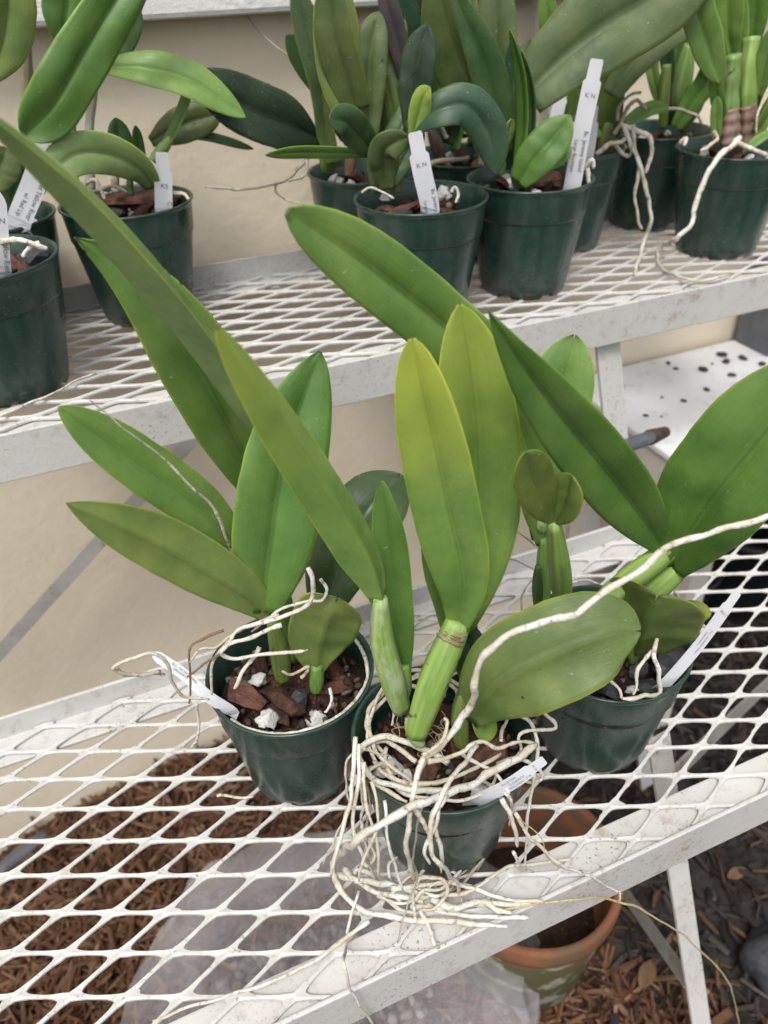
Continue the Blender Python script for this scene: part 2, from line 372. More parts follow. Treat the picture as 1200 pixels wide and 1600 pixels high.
def angle_front(Y, Z, h):
    t = .004
    return [(Y - t, Z - h), (Y, Z - h), (Y, Z - .0075), (Y + .034, Z - .0075), (Y + .034, Z - .0035), (Y, Z - .0035), (Y, Z + .0035), (Y - t, Z + .0035)]
def angle_rear(Y, Z, h):
    t = .004
    return [(Y + t, Z - .0075), (Y + t, Z + h), (Y, Z + h), (Y, Z - .0035), (Y - .034, Z - .0035), (Y - .034, Z - .0075)]
prism_x('front_rail', angle_front(YF, 0, .049), X0, X1, M['paint'], bench)
prism_x('rear_rail', angle_rear(YR, 0, .024), X0, X1, M['paint'], bench)
prism_x('front_rail', angle_front(YUF, ZU, .044), X0, X1 + .3, M['paint'], bench)
prism_x('rear_rail', angle_rear(YUR, ZU, .026), X0, X1 + .3, M['paint'], bench)
def mesh_deck(Y0, Y1, Z, ox, oy, x0, x1):
    LH, SH = .0381, .01708; hw = .00112; K = 28; th = .0012
    nl = math.hypot(LH, SH); d0 = LH * SH / nl
    rr = random.Random(5); vs, fs, idx = [], [], {}
    dirs = []
    for k in range(K):
        q = k / K * 4; s = int(q); t = q - s        # walk the rhombus boundary so that the corners are hit
        cs = [(LH, 0), (0, SH), (-LH, 0), (0, -SH)]
        a, b = cs[s], cs[(s + 1) % 4]; dirs.append((a[0] + (b[0]-a[0]) * t, a[1] + (b[1]-a[1]) * t))
    def inner(x, y):
        r = math.hypot(x, y); ux, uy = x / r, y / r
        e = 9
        v = (max(0, (abs(ux) * SH / nl + abs(uy) * LH / nl)) / (d0 - hw)) ** e + (abs(ux) / (LH - .0078)) ** e + (abs(uy) / (SH - .0017)) ** e
        return ux * v ** (-1 / e), uy * v ** (-1 / e)
    inn = [inner(*d) for d in dirs]
    def vid(key, co):
        if key not in idx: idx[key] = len(vs); vs.append(co)
        return idx[key]
    cells = []
    jmax = 90
    for i in range(-80, 80):
        for j in range(-80, 80):
            if (i + j) % 2: continue
            cx, cy = ox + i * LH, oy + j * SH
            if cx < x0 - LH or cx > x1 + LH or cy < Y0 - SH or cy > Y1 + SH: continue
            cells.append((cx, cy))
    for cx, cy in cells:
        T, B, I, J = [], [], [], []
        for (dx, dy), (ex, ey) in zip(dirs, inn):
            bx, by = cx + dx, cy + dy; key = (round(bx * 1e4), round(by * 1e4))
            zo = .0005 * noise.noise(Vector((bx * 40, by * 40, 2)))
            T.append(vid((*key, 1), (bx, by, Z + th + zo))); B.append(vid((*key, 0), (bx, by, Z - th + zo)))
            j = 1 + rr.gauss(0, .006) + (rr.uniform(-.07, -.02) if rr.random() < .035 else 0)
            I.append(len(vs)); vs.append((cx + ex * j, cy + ey * j, Z + .0008 + zo - .0013 * ey / SH))
            J.append(len(vs)); vs.append((cx + ex * j, cy + ey * j, Z - .0010 + zo - .0013 * ey / SH))
        for k in range(K):
            n = (k + 1) % K
            fs += [(T[k], T[n], I[n], I[k]), (I[k], I[n], J[n], J[k]), (J[k], J[n], B[n], B[k])]
    me = bpy.data.meshes.new('mesh_deck'); me.from_pydata(vs, [], fs); me.materials.append(M['paint'])
    bm = bmesh.new(); bm.from_mesh(me)
    for co, no in (((0, Y0, 0), (0, -1, 0)), ((0, Y1, 0), (0, 1, 0))):
        bmesh.ops.bisect_plane(bm, geom=bm.verts[:] + bm.edges[:] + bm.faces[:], plane_co=co, plane_no=no, clear_outer=True)
    bmesh.ops.recalc_face_normals(bm, faces=bm.faces[:])
    bm.to_mesh(me); bm.free()
    link('mesh_deck', me, bench)
mesh_deck(YF + .001, YR - .001, 0, -.1283 + .0381, .5413, -.55, 1.2)
mesh_deck(YUF + .001, YUR - .001, ZU, .02, .80, -.55, 1.45)
def bar(name, A, B, w, t, mat, parent, hint=(0, -1, .4)):
    A, B = Vector(A), Vector(B); T = (B - A).normalized(); s = T.cross(Vector(hint)).normalized(); n = s.cross(T)
    vs = [p + s * (a * w / 2) + n * (c * t / 2) for p in (A, B) for a, c in ((-1, -1), (1, -1), (1, 1), (-1, 1))]
    fs = [(3, 2, 1, 0), (4, 5, 6, 7)] + [(k, (k + 1) % 4, 4 + (k + 1) % 4, 4 + k) for k in range(4)]
    o = mesh(name, vs, fs, mat, parent, smooth=False); return bevel(o, min(t, w) * .12)
lt = z_(1028, 1150, -.012); lb = Vector((lt.x + .09, lt.y - .15, ZG + .0))
bar('leg', lt, lb, .026, .004, M['paint'], bench)
bar('leg', (-.62, .35, -.01), (-.72, .2, ZG), .026, .004, M['paint'], bench)
bar('brace', lt.lerp(lb, .66) + Vector((-.004, .008, 0)), y_(930, 1330, .58), .016, .004, M['greypaint'], bench)
bar('brace', lt.lerp(lb, .12) + Vector((0, .006, 0)), y_(1260, 1010, .62), .022, .004, M['greypaint'], bench)
ul = y_(938, 530, .705)
bar('leg', (ul.x, .705, ZU - .01), (ul.x + .16, .60, ZG), .034, .005, M['paint'], bench)
bar('leg', (-.60, .72, ZU - .01), (-.68, .64, ZG), .034, .005, M['paint'], bench)
bar('brace', y_(312, 672, .955), y_(-60, 1085, .955), .019, .005, M['greypaint'], bench)
bar('leg', y_(842, -30, 1.005), y_(880, 420, 1.005), .016, .016, M['paint'], bench)

# ------------------------------------------------------------------ things under and beside the bench
def lathe(prof, n=48, cx=0, cy=0, cz=0, wob=0):
    vs, fs = [], []
    for r, z in prof:
        for k in range(n):
            a = 2 * math.pi * k / n; q = 1 + wob * noise.noise(Vector((math.cos(a) * 2, math.sin(a) * 2, z * 6)))
            vs.append((cx + r * q * math.cos(a), cy + r * q * math.sin(a), cz + z))
    for i in range(len(prof) - 1):
        for k in range(n): a = i*n+k; b = i*n+(k+1) % n; fs.append((a, b, b+n, a+n))
    return vs, fs
def terracotta():
    c = z_(830, 1345, -.36); R = .120; h = .225
    root = empty('terracotta_pot', (c.x, c.y, ZG + .012), 'weathered terracotta pot with mossy sides on the mulch under the bench', 'pot')
    vs, fs = lathe([(.0, .001), (R*.74, .0), (R*.78, .006), (R*.955, h-.034), (R*.955, h-.030)], 56)
    mesh('wall', [Vector(v) + root.location for v in vs], fs, M['terra'], root)
    vs, fs = lathe([(R*.95, h-.033), (R*.99, h-.032), (R, h-.026), (R, h-.004), (R*.985, h), (R*.92, h), (R*.905, h-.006), (R*.86, h-.10), (R*.80, h-.15), (0, h-.152)], 56, wob=.006)
    mesh('rim', [Vector(v) + root.location for v in vs], fs, M['terra_rim'], root)
    vs, fs = lathe([(R*.84, h-.128), (R*.5, h-.118), (0, h-.122)], 30, wob=.05)
    o = mesh('potting_soil', [Vector(v) + root.location for v in vs], fs, M['mix']); tag(o, 'dark soil inside the terracotta pot', 'soil', kind='stuff')
terracotta()
def rock(seed, sx, sy, sz, rough=.35, sub=2, plane=0):
    bm = bmesh.new(); bmesh.ops.create_icosphere(bm, subdivisions=sub, radius=1); rr = random.Random(seed)
    o = Vector((rr.uniform(0, 50), rr.uniform(0, 50), rr.uniform(0, 50)))
    cuts = [(Vector((rr.gauss(0, 1), rr.gauss(0, 1), rr.gauss(0, 1))).normalized(), rr.uniform(.45, .8)) for _ in range(plane)]
    for v in bm.verts:
        p = v.co * (1 + rough * noise.noise(v.co * 1.3 + o) + rough * .4 * noise.noise(v.co * 3.1 + o))
        for n, d in cuts:
            e = p.dot(n) - d
            if e > 0: p -= n * e
        v.co = Vector((p.x * sx, p.y * sy, p.z * sz))
    return bm
def rockmesh(name, mat, *a, smooth=True, **k):
    bm = rock(*a, **k); me = bpy.data.meshes.new(name); bm.to_mesh(me); bm.free(); me.materials.append(mat)
    me.polygons.foreach_set('use_smooth', [smooth] * len(me.polygons)); return me
def bag():
    c = z_(528, 1512, -.50); c.z = -.505
    root = c
    bm = bmesh.new(); bmesh.ops.create_icosphere(bm, subdivisions=4, radius=1); rr = random.Random(12); vs = []
    for v in bm.verts:
        d = v.co.normalized(); q = Vector((math.copysign(abs(d.x) ** .8, d.x), math.copysign(abs(d.y) ** .8, d.y), math.copysign(abs(d.z) ** .75, d.z)))
        cell, pts = noise.voronoi(d * 2.4 + Vector((4, 7, 1)))
        f = 1 + .12 * noise.noise(d * 1.4 + Vector((3, 1, 2))) + .20 * (cell[0] - .35) + rr.uniform(-.022, .022)
        vs.append(c + Matrix.Rotation(-.25, 3, 'Z') @ Vector((q.x * .245 * f, q.y * .17 * f, q.z * .115 * f)))
    fs = [tuple(v.index for v in f.verts) for f in bm.faces]; bm.free()
    o = mesh('plastic_bag', vs, fs, M['film'], smooth=False); tag(o, 'crumpled clear plastic bag of potting mix on the mulch under the bench', 'bag')
    vs2, fs2 = [], []; rr = random.Random(3)
    for k in range(700):
        d = Vector((rr.gauss(0, 1), rr.gauss(0, 1), rr.gauss(0, 1))).normalized(); s = rr.uniform(.55, .9)
        p = c + Matrix.Rotation(-.25, 3, 'Z') @ Vector((d.x * .17 * s - .03, d.y * .12 * s - .02, d.z * .05 * s - .045))
        bm = rock(k, *(rr.uniform(.004, .012) for _ in range(3)), sub=1); b0 = len(vs2)
        vs2 += [p + v.co for v in bm.verts]; fs2 += [tuple(b0 + v.index for v in f.verts) for f in bm.faces]; bm.free()
    o = mesh('potting_mix', vs2, fs2, M['bagmix']); tag(o, 'brown and white potting mix inside the clear plastic bag', 'potting mix', kind='stuff')
bag()
def nursery_pot(px, py, Z, R, h, tilt, label):
    c = z_(px, py, Z); o = lathe([(R*.72, 0), (R*.74, .004), (R*.97, h-.02), (R*1.02, h-.018), (R*1.03, h), (R*.96, h), (R*.9, h-.06), (R*.76, .02), (0, .018)], 40)
    root = mesh('nursery_pot', o[0], o[1], M['blackpl']); root.location = c; root.rotation_euler = tilt
    tag(root, label, 'pot', 'empty black nursery pots under the bench')
nursery_pot(1130, 925, ZG + .01, .13, .24, (.06, 0, 0), 'large black plastic nursery pot under the bench near the white table')
nursery_pot(1020, 975, ZG + .01, .10, .18, (0, .05, 0), 'smaller black plastic nursery pot under the bench behind the right orchid')
def stone():
    me = rockmesh('stone', M['charcoal'], 77, .055, .05, .04, rough=.3, sub=3); o = link('stone', me); o.location = z_(1215, 1500, ZG + .02)
    tag(o, 'dark grey rounded stone on the soil at the lower right edge', 'stone')
    me = rockmesh('plastic_scrap', M['greypl'], 78, .05, .012, .008, rough=.4, sub=3); o = link('plastic_scrap', me); o.location = z_(30, 1335, ZG + .05)
    o.rotation_euler = (0, 0, .5); tag(o, 'pale twisted plastic scrap on the mulch at the left edge', 'plastic')
stone()
# fallen leaves on the soil
for k, (px, py, L, a) in enumerate([(1010, 1522, .045, .5), (1150, 1365, .034, 0)]):
    c = z_(px, py, ZG + .028); vs, fs = [], []
    for i in range(9):
        t = i / 8; w = L * .26 * math.sin(math.pi * min(1, t * .93 + .05)) ** .8
        for s in (-1, -.4, .4, 1):
            vs.append((L * (t - .5), s * w, .10 * L * (s * s) + .05 * L * math.sin(t * 5 + k)))
    for i in range(8):
        for j in range(3): fs.append((i*4+j, i*4+j+1, i*4+j+5, i*4+j+4))
    o = mesh('fallen_leaf', vs, fs, mat_simple('dry_leaf', (.10, .055, .03), (.17, .10, .055), 60, .8, .4, .001)); o.location = c; o.rotation_euler = (.15, -.1, a)
    m = o.modifiers.new('thick', 'SOLIDIFY'); m.thickness = .0006
    tag(o, ['large orange brown dry leaf beside the thin grey brace', 'dry tan leaf on dark soil right of the bench leg', 'dry leaf standing on edge near the right border', 'small pale dry leaf close to the bench leg', 'tiny tan dry leaf just below the front rail', 'dry leaf above the dark grey stone', 'small dry leaf left of the bench leg'][k], 'leaf', 'dry leaves on the soil')

def table():
    zt = .0; c = z_(965, 654, zt); d = z_(1070, 750, zt); x = c.x
    root = empty('white_table', (x + .4, .82, ZG), 'white topped table with cream edge beside the plant bench', 'table')
    vs, fs = boxdata((x, YR + .03, zt - .012), (x + 1.0, WALL - .012, zt)); bevel(mesh('tabletop', vs, fs, M['table'], root, smooth=False), .003)
    vs, fs = boxdata((x + .004, YR + .034, zt - .075), (x + .03, WALL - .014, zt - .0125)); bevel(mesh('edge_rail', vs, fs, M['tableframe'], root, smooth=False), .003)
    vs, fs = boxdata((x + .03, YR + .034, zt - .075), (x + .99, YR + .06, zt - .0125)); bevel(mesh('edge_rail', vs, fs, M['tableframe'], root, smooth=False), .003)
    for lx, ly in ((x + .05, YR + .08), (x + .05, WALL - .06)):
        vs, fs = boxdata((lx, ly, ZG), (lx + .04, ly + .04, zt - .07)); mesh('leg', vs, fs, M['tableframe'], root, smooth=False)
    spots = [(random.Random(k).uniform(985, 1190), random.Random(k + 50).uniform(560, 660), random.Random(k + 90).uniform(1.5, 4.5)) for k in range(7)] + [(970, 606, 9), (1098, 579, 11), (1128, 556, 12), (1134, 566, 10), (1160, 561, 10), (1143, 587, 9), (1156, 605, 8), (1104, 610, 8), (1068, 627, 7), (1125, 625, 7), (1090, 664, 6), (1009, 650, 6), (1185, 606, 8), (1044, 568, 6), (1056, 577, 6), (1190, 570, 9)]
    for k, (px, py, s) in enumerate(spots):
        p = z_(px, py, zt); r = pxm(s, p) * .55
        me = rockmesh('crumb', M['charcoal'] if k % 5 else M['bark'], 200 + k, r * 1.3, r, r * .55, rough=.5, sub=2)
        o = link('soil_crumb', me); o.location = (p.x, p.y, zt + r * .4); o.rotation_euler.z = k
        tag(o, 'small dark crumb of potting mix scattered on the white table', 'crumb', 'crumbs on the white table')
    A, B = y_(935, 712, .66), y_(1025, 680, .70)
    r = .0095
    root2 = empty('grey_pipe', B, 'short grey pipe with a dark rusty end poking over the white table edge', 'pipe')
    vs, fs, _ = tube(spline([A, B], 10), lambda t: r, 10, 14); mesh('pipe_body', vs, fs, M['pipe'], root2)
    vs, fs, _ = tube(spline([B.lerp(A, .12), B + (B - A) * .18], 8), lambda t: r * (1.15 - .35 * t), 8, 14); mesh('pipe_end', vs, fs, M['rust'], root2)
    p = z_(1158, 545, 0); vs, fs = boxdata((p.x + .01, WALL - .11, .001), (p.x + .25, WALL - .02, .14))
    q = y_(1160, 500, WALL - .10); vs, fs = boxdata((q.x + .085, WALL - .10, .0005), (q.x + .26, WALL - .015, .16))
    o = mesh('grey_box', vs, fs, M['greypl'], smooth=False); bevel(o, .004); tag(o, 'dark grey plastic box on the white table against the wall', 'box')
table()

# ================================================================== POTS
PH, PR, PB = .127, .0717, .0495
def pot_meshes():
    n = 72; vs, fs = [], []
    prof = [(.0, .004), (PB-.006, .004), (PB-.002, .0), (PB, .002), (PB+.0015, .008), (.0625, .0905), (.0632, .0960)]
    for i, (r, z) in enumerate(prof):
        for k in range(n):
            a = 2 * math.pi * k / n
            zz = z + (.004 if i in (2, 3) and (k % 12) < 3 else 0)          # drainage notches at the foot
            vs.append((r * math.cos(a), r * math.sin(a), zz))
    for i in range(len(prof) - 1):
        for k in range(n): a = i*n+k; b = i*n+(k+1) % n; fs.append((a, b, b+n, a+n))
    me = bpy.data.meshes.new('pot_wall'); me.from_pydata(vs, [], fs); me.materials.append(M['pot']); me.polygons.foreach_set('use_smooth', [True] * len(me.polygons))
    v, f = lathe([(.0622, .0895), (.0655, .0902), (.0664, .0922), (.0690, .1195), (.0692, .1215), (.0708, .1235), (.0717, .1250), (.0717, .1262), (.0707, .1270), (.0693, .1268), (.0682, .1255), (.0664, .1000), (.0640, .0850), (.052, .012)], n)
    mr = bpy.data.meshes.new('pot_rim'); mr.from_pydata(v, [], f); mr.materials.append(M['pot']); mr.polygons.foreach_set('use_smooth', [True] * len(mr.polygons))
    return me, mr
POTW, POTR = pot_meshes()
BARK = [rockmesh('bark_chip', M['bark'], 300 + k, .019 * (1 + .3 * (k % 3)), .011, .0065, rough=.45, sub=2, plane=5, smooth=False) for k in range(7)]
PERL = [rockmesh('perlite_lump', M['perlite'], 320 + k, .0085, .0070, .0062, rough=.75, sub=3, plane=3) for k in range(3)]
CHAR = [rockmesh('charcoal_lump', M['charcoal'], 340 + k, .017, .012, .009, rough=.3, sub=2, plane=5, smooth=False) for k in range(3)]
def pot(key, x, y, z0, long, desc, nb=14, npe=3, nc=3, tilt=(0, 0), fill=.108, only_front=False):
    root = empty('flower_pot', (x, y, z0), 'dark green plastic pot ' + long, 'pot', 'green plastic orchid pots')
    a = link('pot_wall', POTW, root); a.matrix_parent_inverse = Matrix()
    b = link('pot_rim', POTR, root); b.matrix_parent_inverse = Matrix()
    rz = random.uniform(0, 6); root.rotation_euler = (tilt[0], tilt[1], rz)
    vs, fs = lathe([(.0650, fill - .012), (.045, fill - .008), (.02, fill - .006), (0, fill - .005)], 28, x, y, z0, .03)
    nf0 = len(fs); q = random.Random(len(long) * 31)
    for k in range(170 if z0 == 0 else 50):
        bm = rock(k, *(q.uniform(.0012, .0055) for _ in range(3)), sub=1, rough=.5); r, t = .058 * math.sqrt(q.random()), q.uniform(0, 6.283); b0 = len(vs)
        pp = Vector((x + r * math.cos(t), y + r * math.sin(t), z0 + fill - .004 + q.uniform(0, .008)))
        vs += [tuple(pp + v.co) for v in bm.verts]; fs += [tuple(b0 + v.index for v in f.verts) for f in bm.faces]; bm.free()
    o = mesh('potting_mix', vs, fs, None, mats=[M['mix'], M['potmix']], fm=[0] * nf0 + [1] * (len(fs) - nf0)); tag(o, 'dark potting mix inside the ' + desc, 'potting mix', kind='stuff')
    rr = random.Random(17 + sum(map(ord, key)) * 7)
    def put(name, lib, n, label, cat, grp, zoff):
        for k in range(n):
            for _ in range(40):
                r, t = (.039 if lib is BARK else .048) * math.sqrt(rr.random()), rr.uniform(0, 6.283)
                p = (r * math.cos(t), r * math.sin(t))
                if all((p[0]-q[0])**2 + (p[1]-q[1])**2 > .0145**2 for q in used): break
            used.append(p)
            o = link(name, lib[rr.randrange(len(lib))]); s = rr.uniform(.6, 1.12); o.scale = (s, s, s)
            o.location = (x + p[0], y + p[1], z0 + fill + zoff + rr.uniform(-.004, .004))
            o.rotation_euler = (rr.gauss(0, .35), rr.gauss(0, .35), rr.uniform(0, 6.28))
            tag(o, label + desc, cat, grp + desc)
    used = []
    put('bark_chip', BARK, nb, 'reddish brown bark chip in the ', 'bark chip', 'bark chips in the ', .002)
    put('charcoal_lump', CHAR, nc, 'blue black charcoal lump in the ', 'charcoal', 'charcoal in the ', .002)
    put('perlite_lump', PERL, npe, 'white perlite lump in the ', 'perlite', 'perlite in the ', .006)
    return Vector((x, y, z0 + fill))
def lump(kind, me, at, size, rot, label, desc):
    o = link(kind, me); o.location = at; o.scale = size; o.rotation_euler = rot; tag(o, label, kind.split('_')[0], None)
PC = pot('C', .184, .348, 0, 'nearest the front rail, wrapped in white roots', 'nearest front pot wrapped in roots', 12, 2, 2, fill=.100)
PL = pot('L', .096, .462, 0, 'at the front left with a curled tag', 'front left pot', 20, 3, 2, fill=.106)
PRr = pot('R', .360, .377, 0, 'at the front right on the lower shelf', 'front right pot', 5, 1, 3, fill=.098)
pA = pot('A', -.065, .792, ZU, 'cut off by the left edge on the upper shelf', 'pot cut off by the left edge', 8, 2, 3, fill=.112)
pA2 = pot('A2', -.056, .938, ZU, 'behind the leftmost pot by the wall', 'pot behind the leftmost one', 5, 1, 1, fill=.100)
pB = pot('B', .0884, .928, ZU, 'on the upper shelf at left, its tag standing straight', 'upper left pot with the upright tag', 9, 1, 2, fill=.112)
pC1 = pot('C1', .3706, .926, ZU, 'half hidden behind the front middle pot of the upper shelf', 'back row pot behind the middle front one', 7, 3, 1, fill=.110)
pC2 = pot('C2', .3735, .783, ZU, 'at the middle front of the upper shelf, tag leaning left', 'upper middle pot whose tag leans left', 10, 2, 2, fill=.112)
pM = pot('M', .510, .937, ZU, 'in the back row between two front pots of the upper shelf', 'back row pot between two front ones', 8, 3, 1, fill=.112)
pC3 = pot('C3', .5167, .797, ZU, 'right of the middle, holding a long leaning tag', 'upper pot with the long leaning tag', 10, 3, 1, fill=.112)
pC4 = pot('C4', .648, .912, ZU, 'in the back row right of the long leaning tag', 'back row pot right of the long tag', 8, 1, 1, fill=.112)
pD1 = pot('D1', .812, .938, ZU, 'in the back row behind the rightmost pot', 'back row pot behind the rightmost one', 6, 2, 1, fill=.110)
pD2 = pot('D2', .8143, .797, ZU, 'rightmost on the upper shelf with roots hanging down its side', 'rightmost upper pot', 8, 3, 1, fill=.112)

lump('charcoal_lump', CHAR[0], z_(1048,1032,.116), (1.7, 1.5, 1.3), (.3, .2, .6), 'large grey blue charcoal slab beside the tag in the front right pot', '')
lump('charcoal_lump', CHAR[1], z_(1020,1075,.108), (1.1, 1.0, .9), (.1, .4, 2.0), 'dark charcoal lump under the white root loop in the front right pot', '')
lump('charcoal_lump', CHAR[2], z_(950,1078,.110), (1.1, .9, .8), (.2, .1, 1.0), 'charcoal lump at the left rim of the front right pot', '')
lump('charcoal_lump', CHAR[1], z_(468,1092,.119), (.9, .8, 1.2), (.5, .9, 1.3), 'narrow charcoal piece among bark beside the small leaf, front left pot', '')
lump('perlite_lump', PERL[0], z_(417,1124,.117), (1.15, 1.1, 1.0), (.3, .2, .4), 'white perlite lump at the front rim of the front left pot', '')
lump('perlite_lump', PERL[1], z_(402,1062,.118), (1.1, 1.0, 1.0), (.1, .6, .9), 'white perlite lump behind the bark in the front left pot', '')
lump('perlite_lump', PERL[2], z_(612,1200,.110), (1.4, 1.3, 1.2), (.4, .2, .1), 'white perlite lump inside the root loop of the nearest pot', '')
lump('bark_chip', BARK[2], z_(440,1090,.119), (1.2, 1.3, 1.4), (.9, .3, 1.9), 'pointed reddish bark piece standing up in the front left pot', '')
lump('bark_chip', BARK[3], z_(388,1092,.120), (1.3, 1.1, 1.1), (.2, .3, -.9), 'long brown bark strip beside the bent tag in the front left pot', '')
lump('bark_chip', BARK[4], z_(765,1180,.108), (1.5, 1.5, 1.6), (.1, .2, .3), 'big dark red bark chunk behind the tag in the nearest pot', '')
lump('perlite_lump', PERL[1], z_(803,288,ZU+.121), (1.7, 1.6, 1.5), (.4, .2, .1), 'large white perlite lump at the front rim of an upper pot', '')
lump('bark_chip', BARK[1], z_(205,312,ZU+.122), (2.2, 1.9, 2.0), (.1, .1, .2), 'big purplish bark chunk beside the upright tag on the upper shelf', '')
lump('charcoal_lump', CHAR[0], z_(62,402,ZU+.118), (1.2, 1.2, 1.2), (.1, .1, .2), 'black charcoal lump under a white root in the leftmost pot', '')
# ================================================================== PLANTS
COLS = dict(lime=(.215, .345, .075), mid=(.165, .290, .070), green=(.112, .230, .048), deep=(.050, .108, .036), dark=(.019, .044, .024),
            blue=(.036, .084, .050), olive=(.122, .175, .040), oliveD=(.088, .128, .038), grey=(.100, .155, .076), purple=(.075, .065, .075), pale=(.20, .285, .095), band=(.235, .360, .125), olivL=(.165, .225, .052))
def leaf(plant, pts, wpx, col='green', roll=0, fold=16, yel=0, vm=.52, b=.30, tp=.62, under=False, wave=.0, th=.0020, n=30, q=1.7, notch=0, kf=.5):
    P = spline([y_(*p) for p in pts], n)
    m = 16; vs, uvs = [], []; sg = 1 if fold >= 0 else -1
    N = len(P); r0, r1 = roll if isinstance(roll, tuple) else (roll, roll)
    wm = pxm(wpx, P[N // 2]) * .5
    sd = random.uniform(0, 50)
    top, bot = [], []
    for i, p in enumerate(P):
        t = i / (N - 1)
        v = t if t < .7 else .7 + .3 * math.sin((t - .7) / .3 * math.pi / 2)      # denser towards the tip
        f = v * (N - 1); k = min(N - 2, int(f)); p = P[k].lerp(P[k + 1], f - k)
        T = (P[k + 1] - P[k]).normalized() if v < .98 else (P[N-1] - P[N-3]).normalized()
        s = T.cross(EYE - p).normalized(); nn = s.cross(T).normalized()
        R = Matrix.Rotation(math.radians(r0 + (r1 - r0) * v), 3, T); s = R @ s; nn = R @ nn
        w = wm * ((b + (1 - b) * math.sin(math.pi / 2 * min(1, v / vm)) ** 1.1) if v < vm else max(0.015, math.cos(math.pi / 2 * ((v - vm) / (1 - vm)) ** q)) ** tp)
        tf = math.tan(math.radians(fold)) * (1 - kf * v)
        row_t, row_b = [], []
        for j in range(m + 1):
            u = -1 + 2 * j / m
            h = tf * w * (math.sqrt(u * u + .012) - .11) * (1.0 if abs(u) < .7 else 1 - .35 * (abs(u) - .7))
            h += sg * w * (.075 * math.sin(math.pi * min(1, abs(u))) - .085 * math.exp(-(u / .10) ** 2)) * min(1, 4 * (1 - v))
            h += wave * wm * noise.noise(Vector((v * 3.5, u * .8, sd))) + .05 * wm * noise.noise(Vector((v * 7, u * 1.3, sd + 9)))
            back = T * (-notch * wm * max(0, 1 - abs(u) * 5) * max(0, (v - .93) / .07)) if notch else Vector()
            uw = u * (1 + (.018 * noise.noise(Vector((v * 26, u * 2, sd))) if abs(u) > .9 else 0))
            c = p + s * (uw * w) + nn * h + back
            tt = th * (1 - .6 * abs(u) ** 3) * (1 - .3 * v)
            row_t.append(c + nn * tt * .5); row_b.append(c - nn * tt * .5)
        top.append(row_t); bot.append(row_b)
        for j in range(m + 1): uvs.append((j / m, v))
    k = m + 1
    for r in top: vs += r
    for r in bot: vs += r
    fs, fm = [], []; o = N * k
    for i in range(N - 1):
        for j in range(m):
            a = i * k + j
            fs.append((a, a + 1, a + k + 1, a + k)); fm.append(1 if under else 0)
            fs.append((o + a, o + a + k, o + a + k + 1, o + a + 1)); fm.append(0 if under else 1)
        for j in (0, m):
            a = i * k + j; fs.append((a, a + k, o + a + k, o + a) if j == 0 else (a, o + a, o + a + k, a + k)); fm.append(0)
    for j in range(m):
        a = j; fs.append((a, o + a, o + a + 1, a + 1)); fm.append(0)
        a = (N - 1) * k + j; fs.append((a, a + 1, o + a + 1, o + a)); fm.append(0)
    ob = mesh('leaf', vs, fs, None, plant, True, uvs + uvs, [M['leaf'], M['under']], fm)
    c = COLS[col]; j = random.uniform(.92, 1.08); ob.color = (c[0] * j, c[1] * j, c[2] * j, 1 - yel)
    return ob
def bulb(plant, pts, rpx, col='mid', paper=0, flat=.75, prof='spindle', name='pseudobulb', sides=18):
    P = spline([y_(*p) for p in pts], 18); r = pxm(rpx, P[9])
    f = {'spindle': lambda t: r * (.45 + .55 * math.sin(math.pi * min(1, .12 + t * .86)) ** .8), 'cane': lambda t: r * (1 - .18 * t + .05 * math.sin(t * 19)),
         'club': lambda t: r * (.62 + .38 * math.sin(math.pi * min(1, .05 + t * .8)))}[prof]
    def rad(t):
        rr = f(t); return lambda an: rr * (1 + .045 * math.cos(an * 7) + .03 * math.sin(an * 3 + t * 5)) * (1 if abs(math.cos(an)) < .5 else .5 + .5 * flat)
    vs, fs, uv = tube(P, rad, 18, sides)
    o = mesh(name, vs, fs, M['bulb'], plant, True, uv); c = COLS[col] if isinstance(col, str) else col; o.color = (*c, 1 - paper); return o
RC = dict(white=(.71, .695, .66), cream=(.63, .585, .51), pale=(.66, .68, .64), brown=(.24, .16, .10), straw=(.55, .47, .28), grey=(.38, .35, .31))
def root(plant, P, rpx, col='cream', taper=.25, jit=1.0, sides=7):
    P = [Vector(p) for p in P]; n = max(8, len(P) * 6); r = pxm(rpx * .69, P[len(P) // 2])
    Q = spline(P, n); sd = random.uniform(0, 90)
    Q = [p + Vector((noise.noise(p * 24 + Vector((sd, 5, 0))), noise.noise(p * 24 + Vector((3, sd, 0))), .5 * noise.noise(p * 24 + Vector((0, 8, sd))))) * .0035 * jit * min(1, k / 4) for k, p in enumerate(Q)]
    Q = [p + Vector((noise.noise(p * 60 + Vector((sd, 0, 0))), noise.noise(p * 60 + Vector((0, sd, 0))), noise.noise(p * 60 + Vector((0, 0, sd))))) * r * .9 * jit for p in Q]
    vs, fs, uv = tube(Q, lambda t: r * (1 - taper * t) * (1 + .34 * noise.noise(Vector((t * n * .55, sd, 0)))) * (1 if t < .97 else .6), n, sides)
    o = mesh('aerial_root', vs, fs, M['root'], plant, True); c = RC[col]; o.color = (*c, 1); return o
def Yl(*a): return [y_(*p) for p in a]
def Zl(*a): return [z_(*p) for p in a]
def plant(p, label): return empty('orchid_plant', p, label, 'orchid', 'potted orchids on the bench')

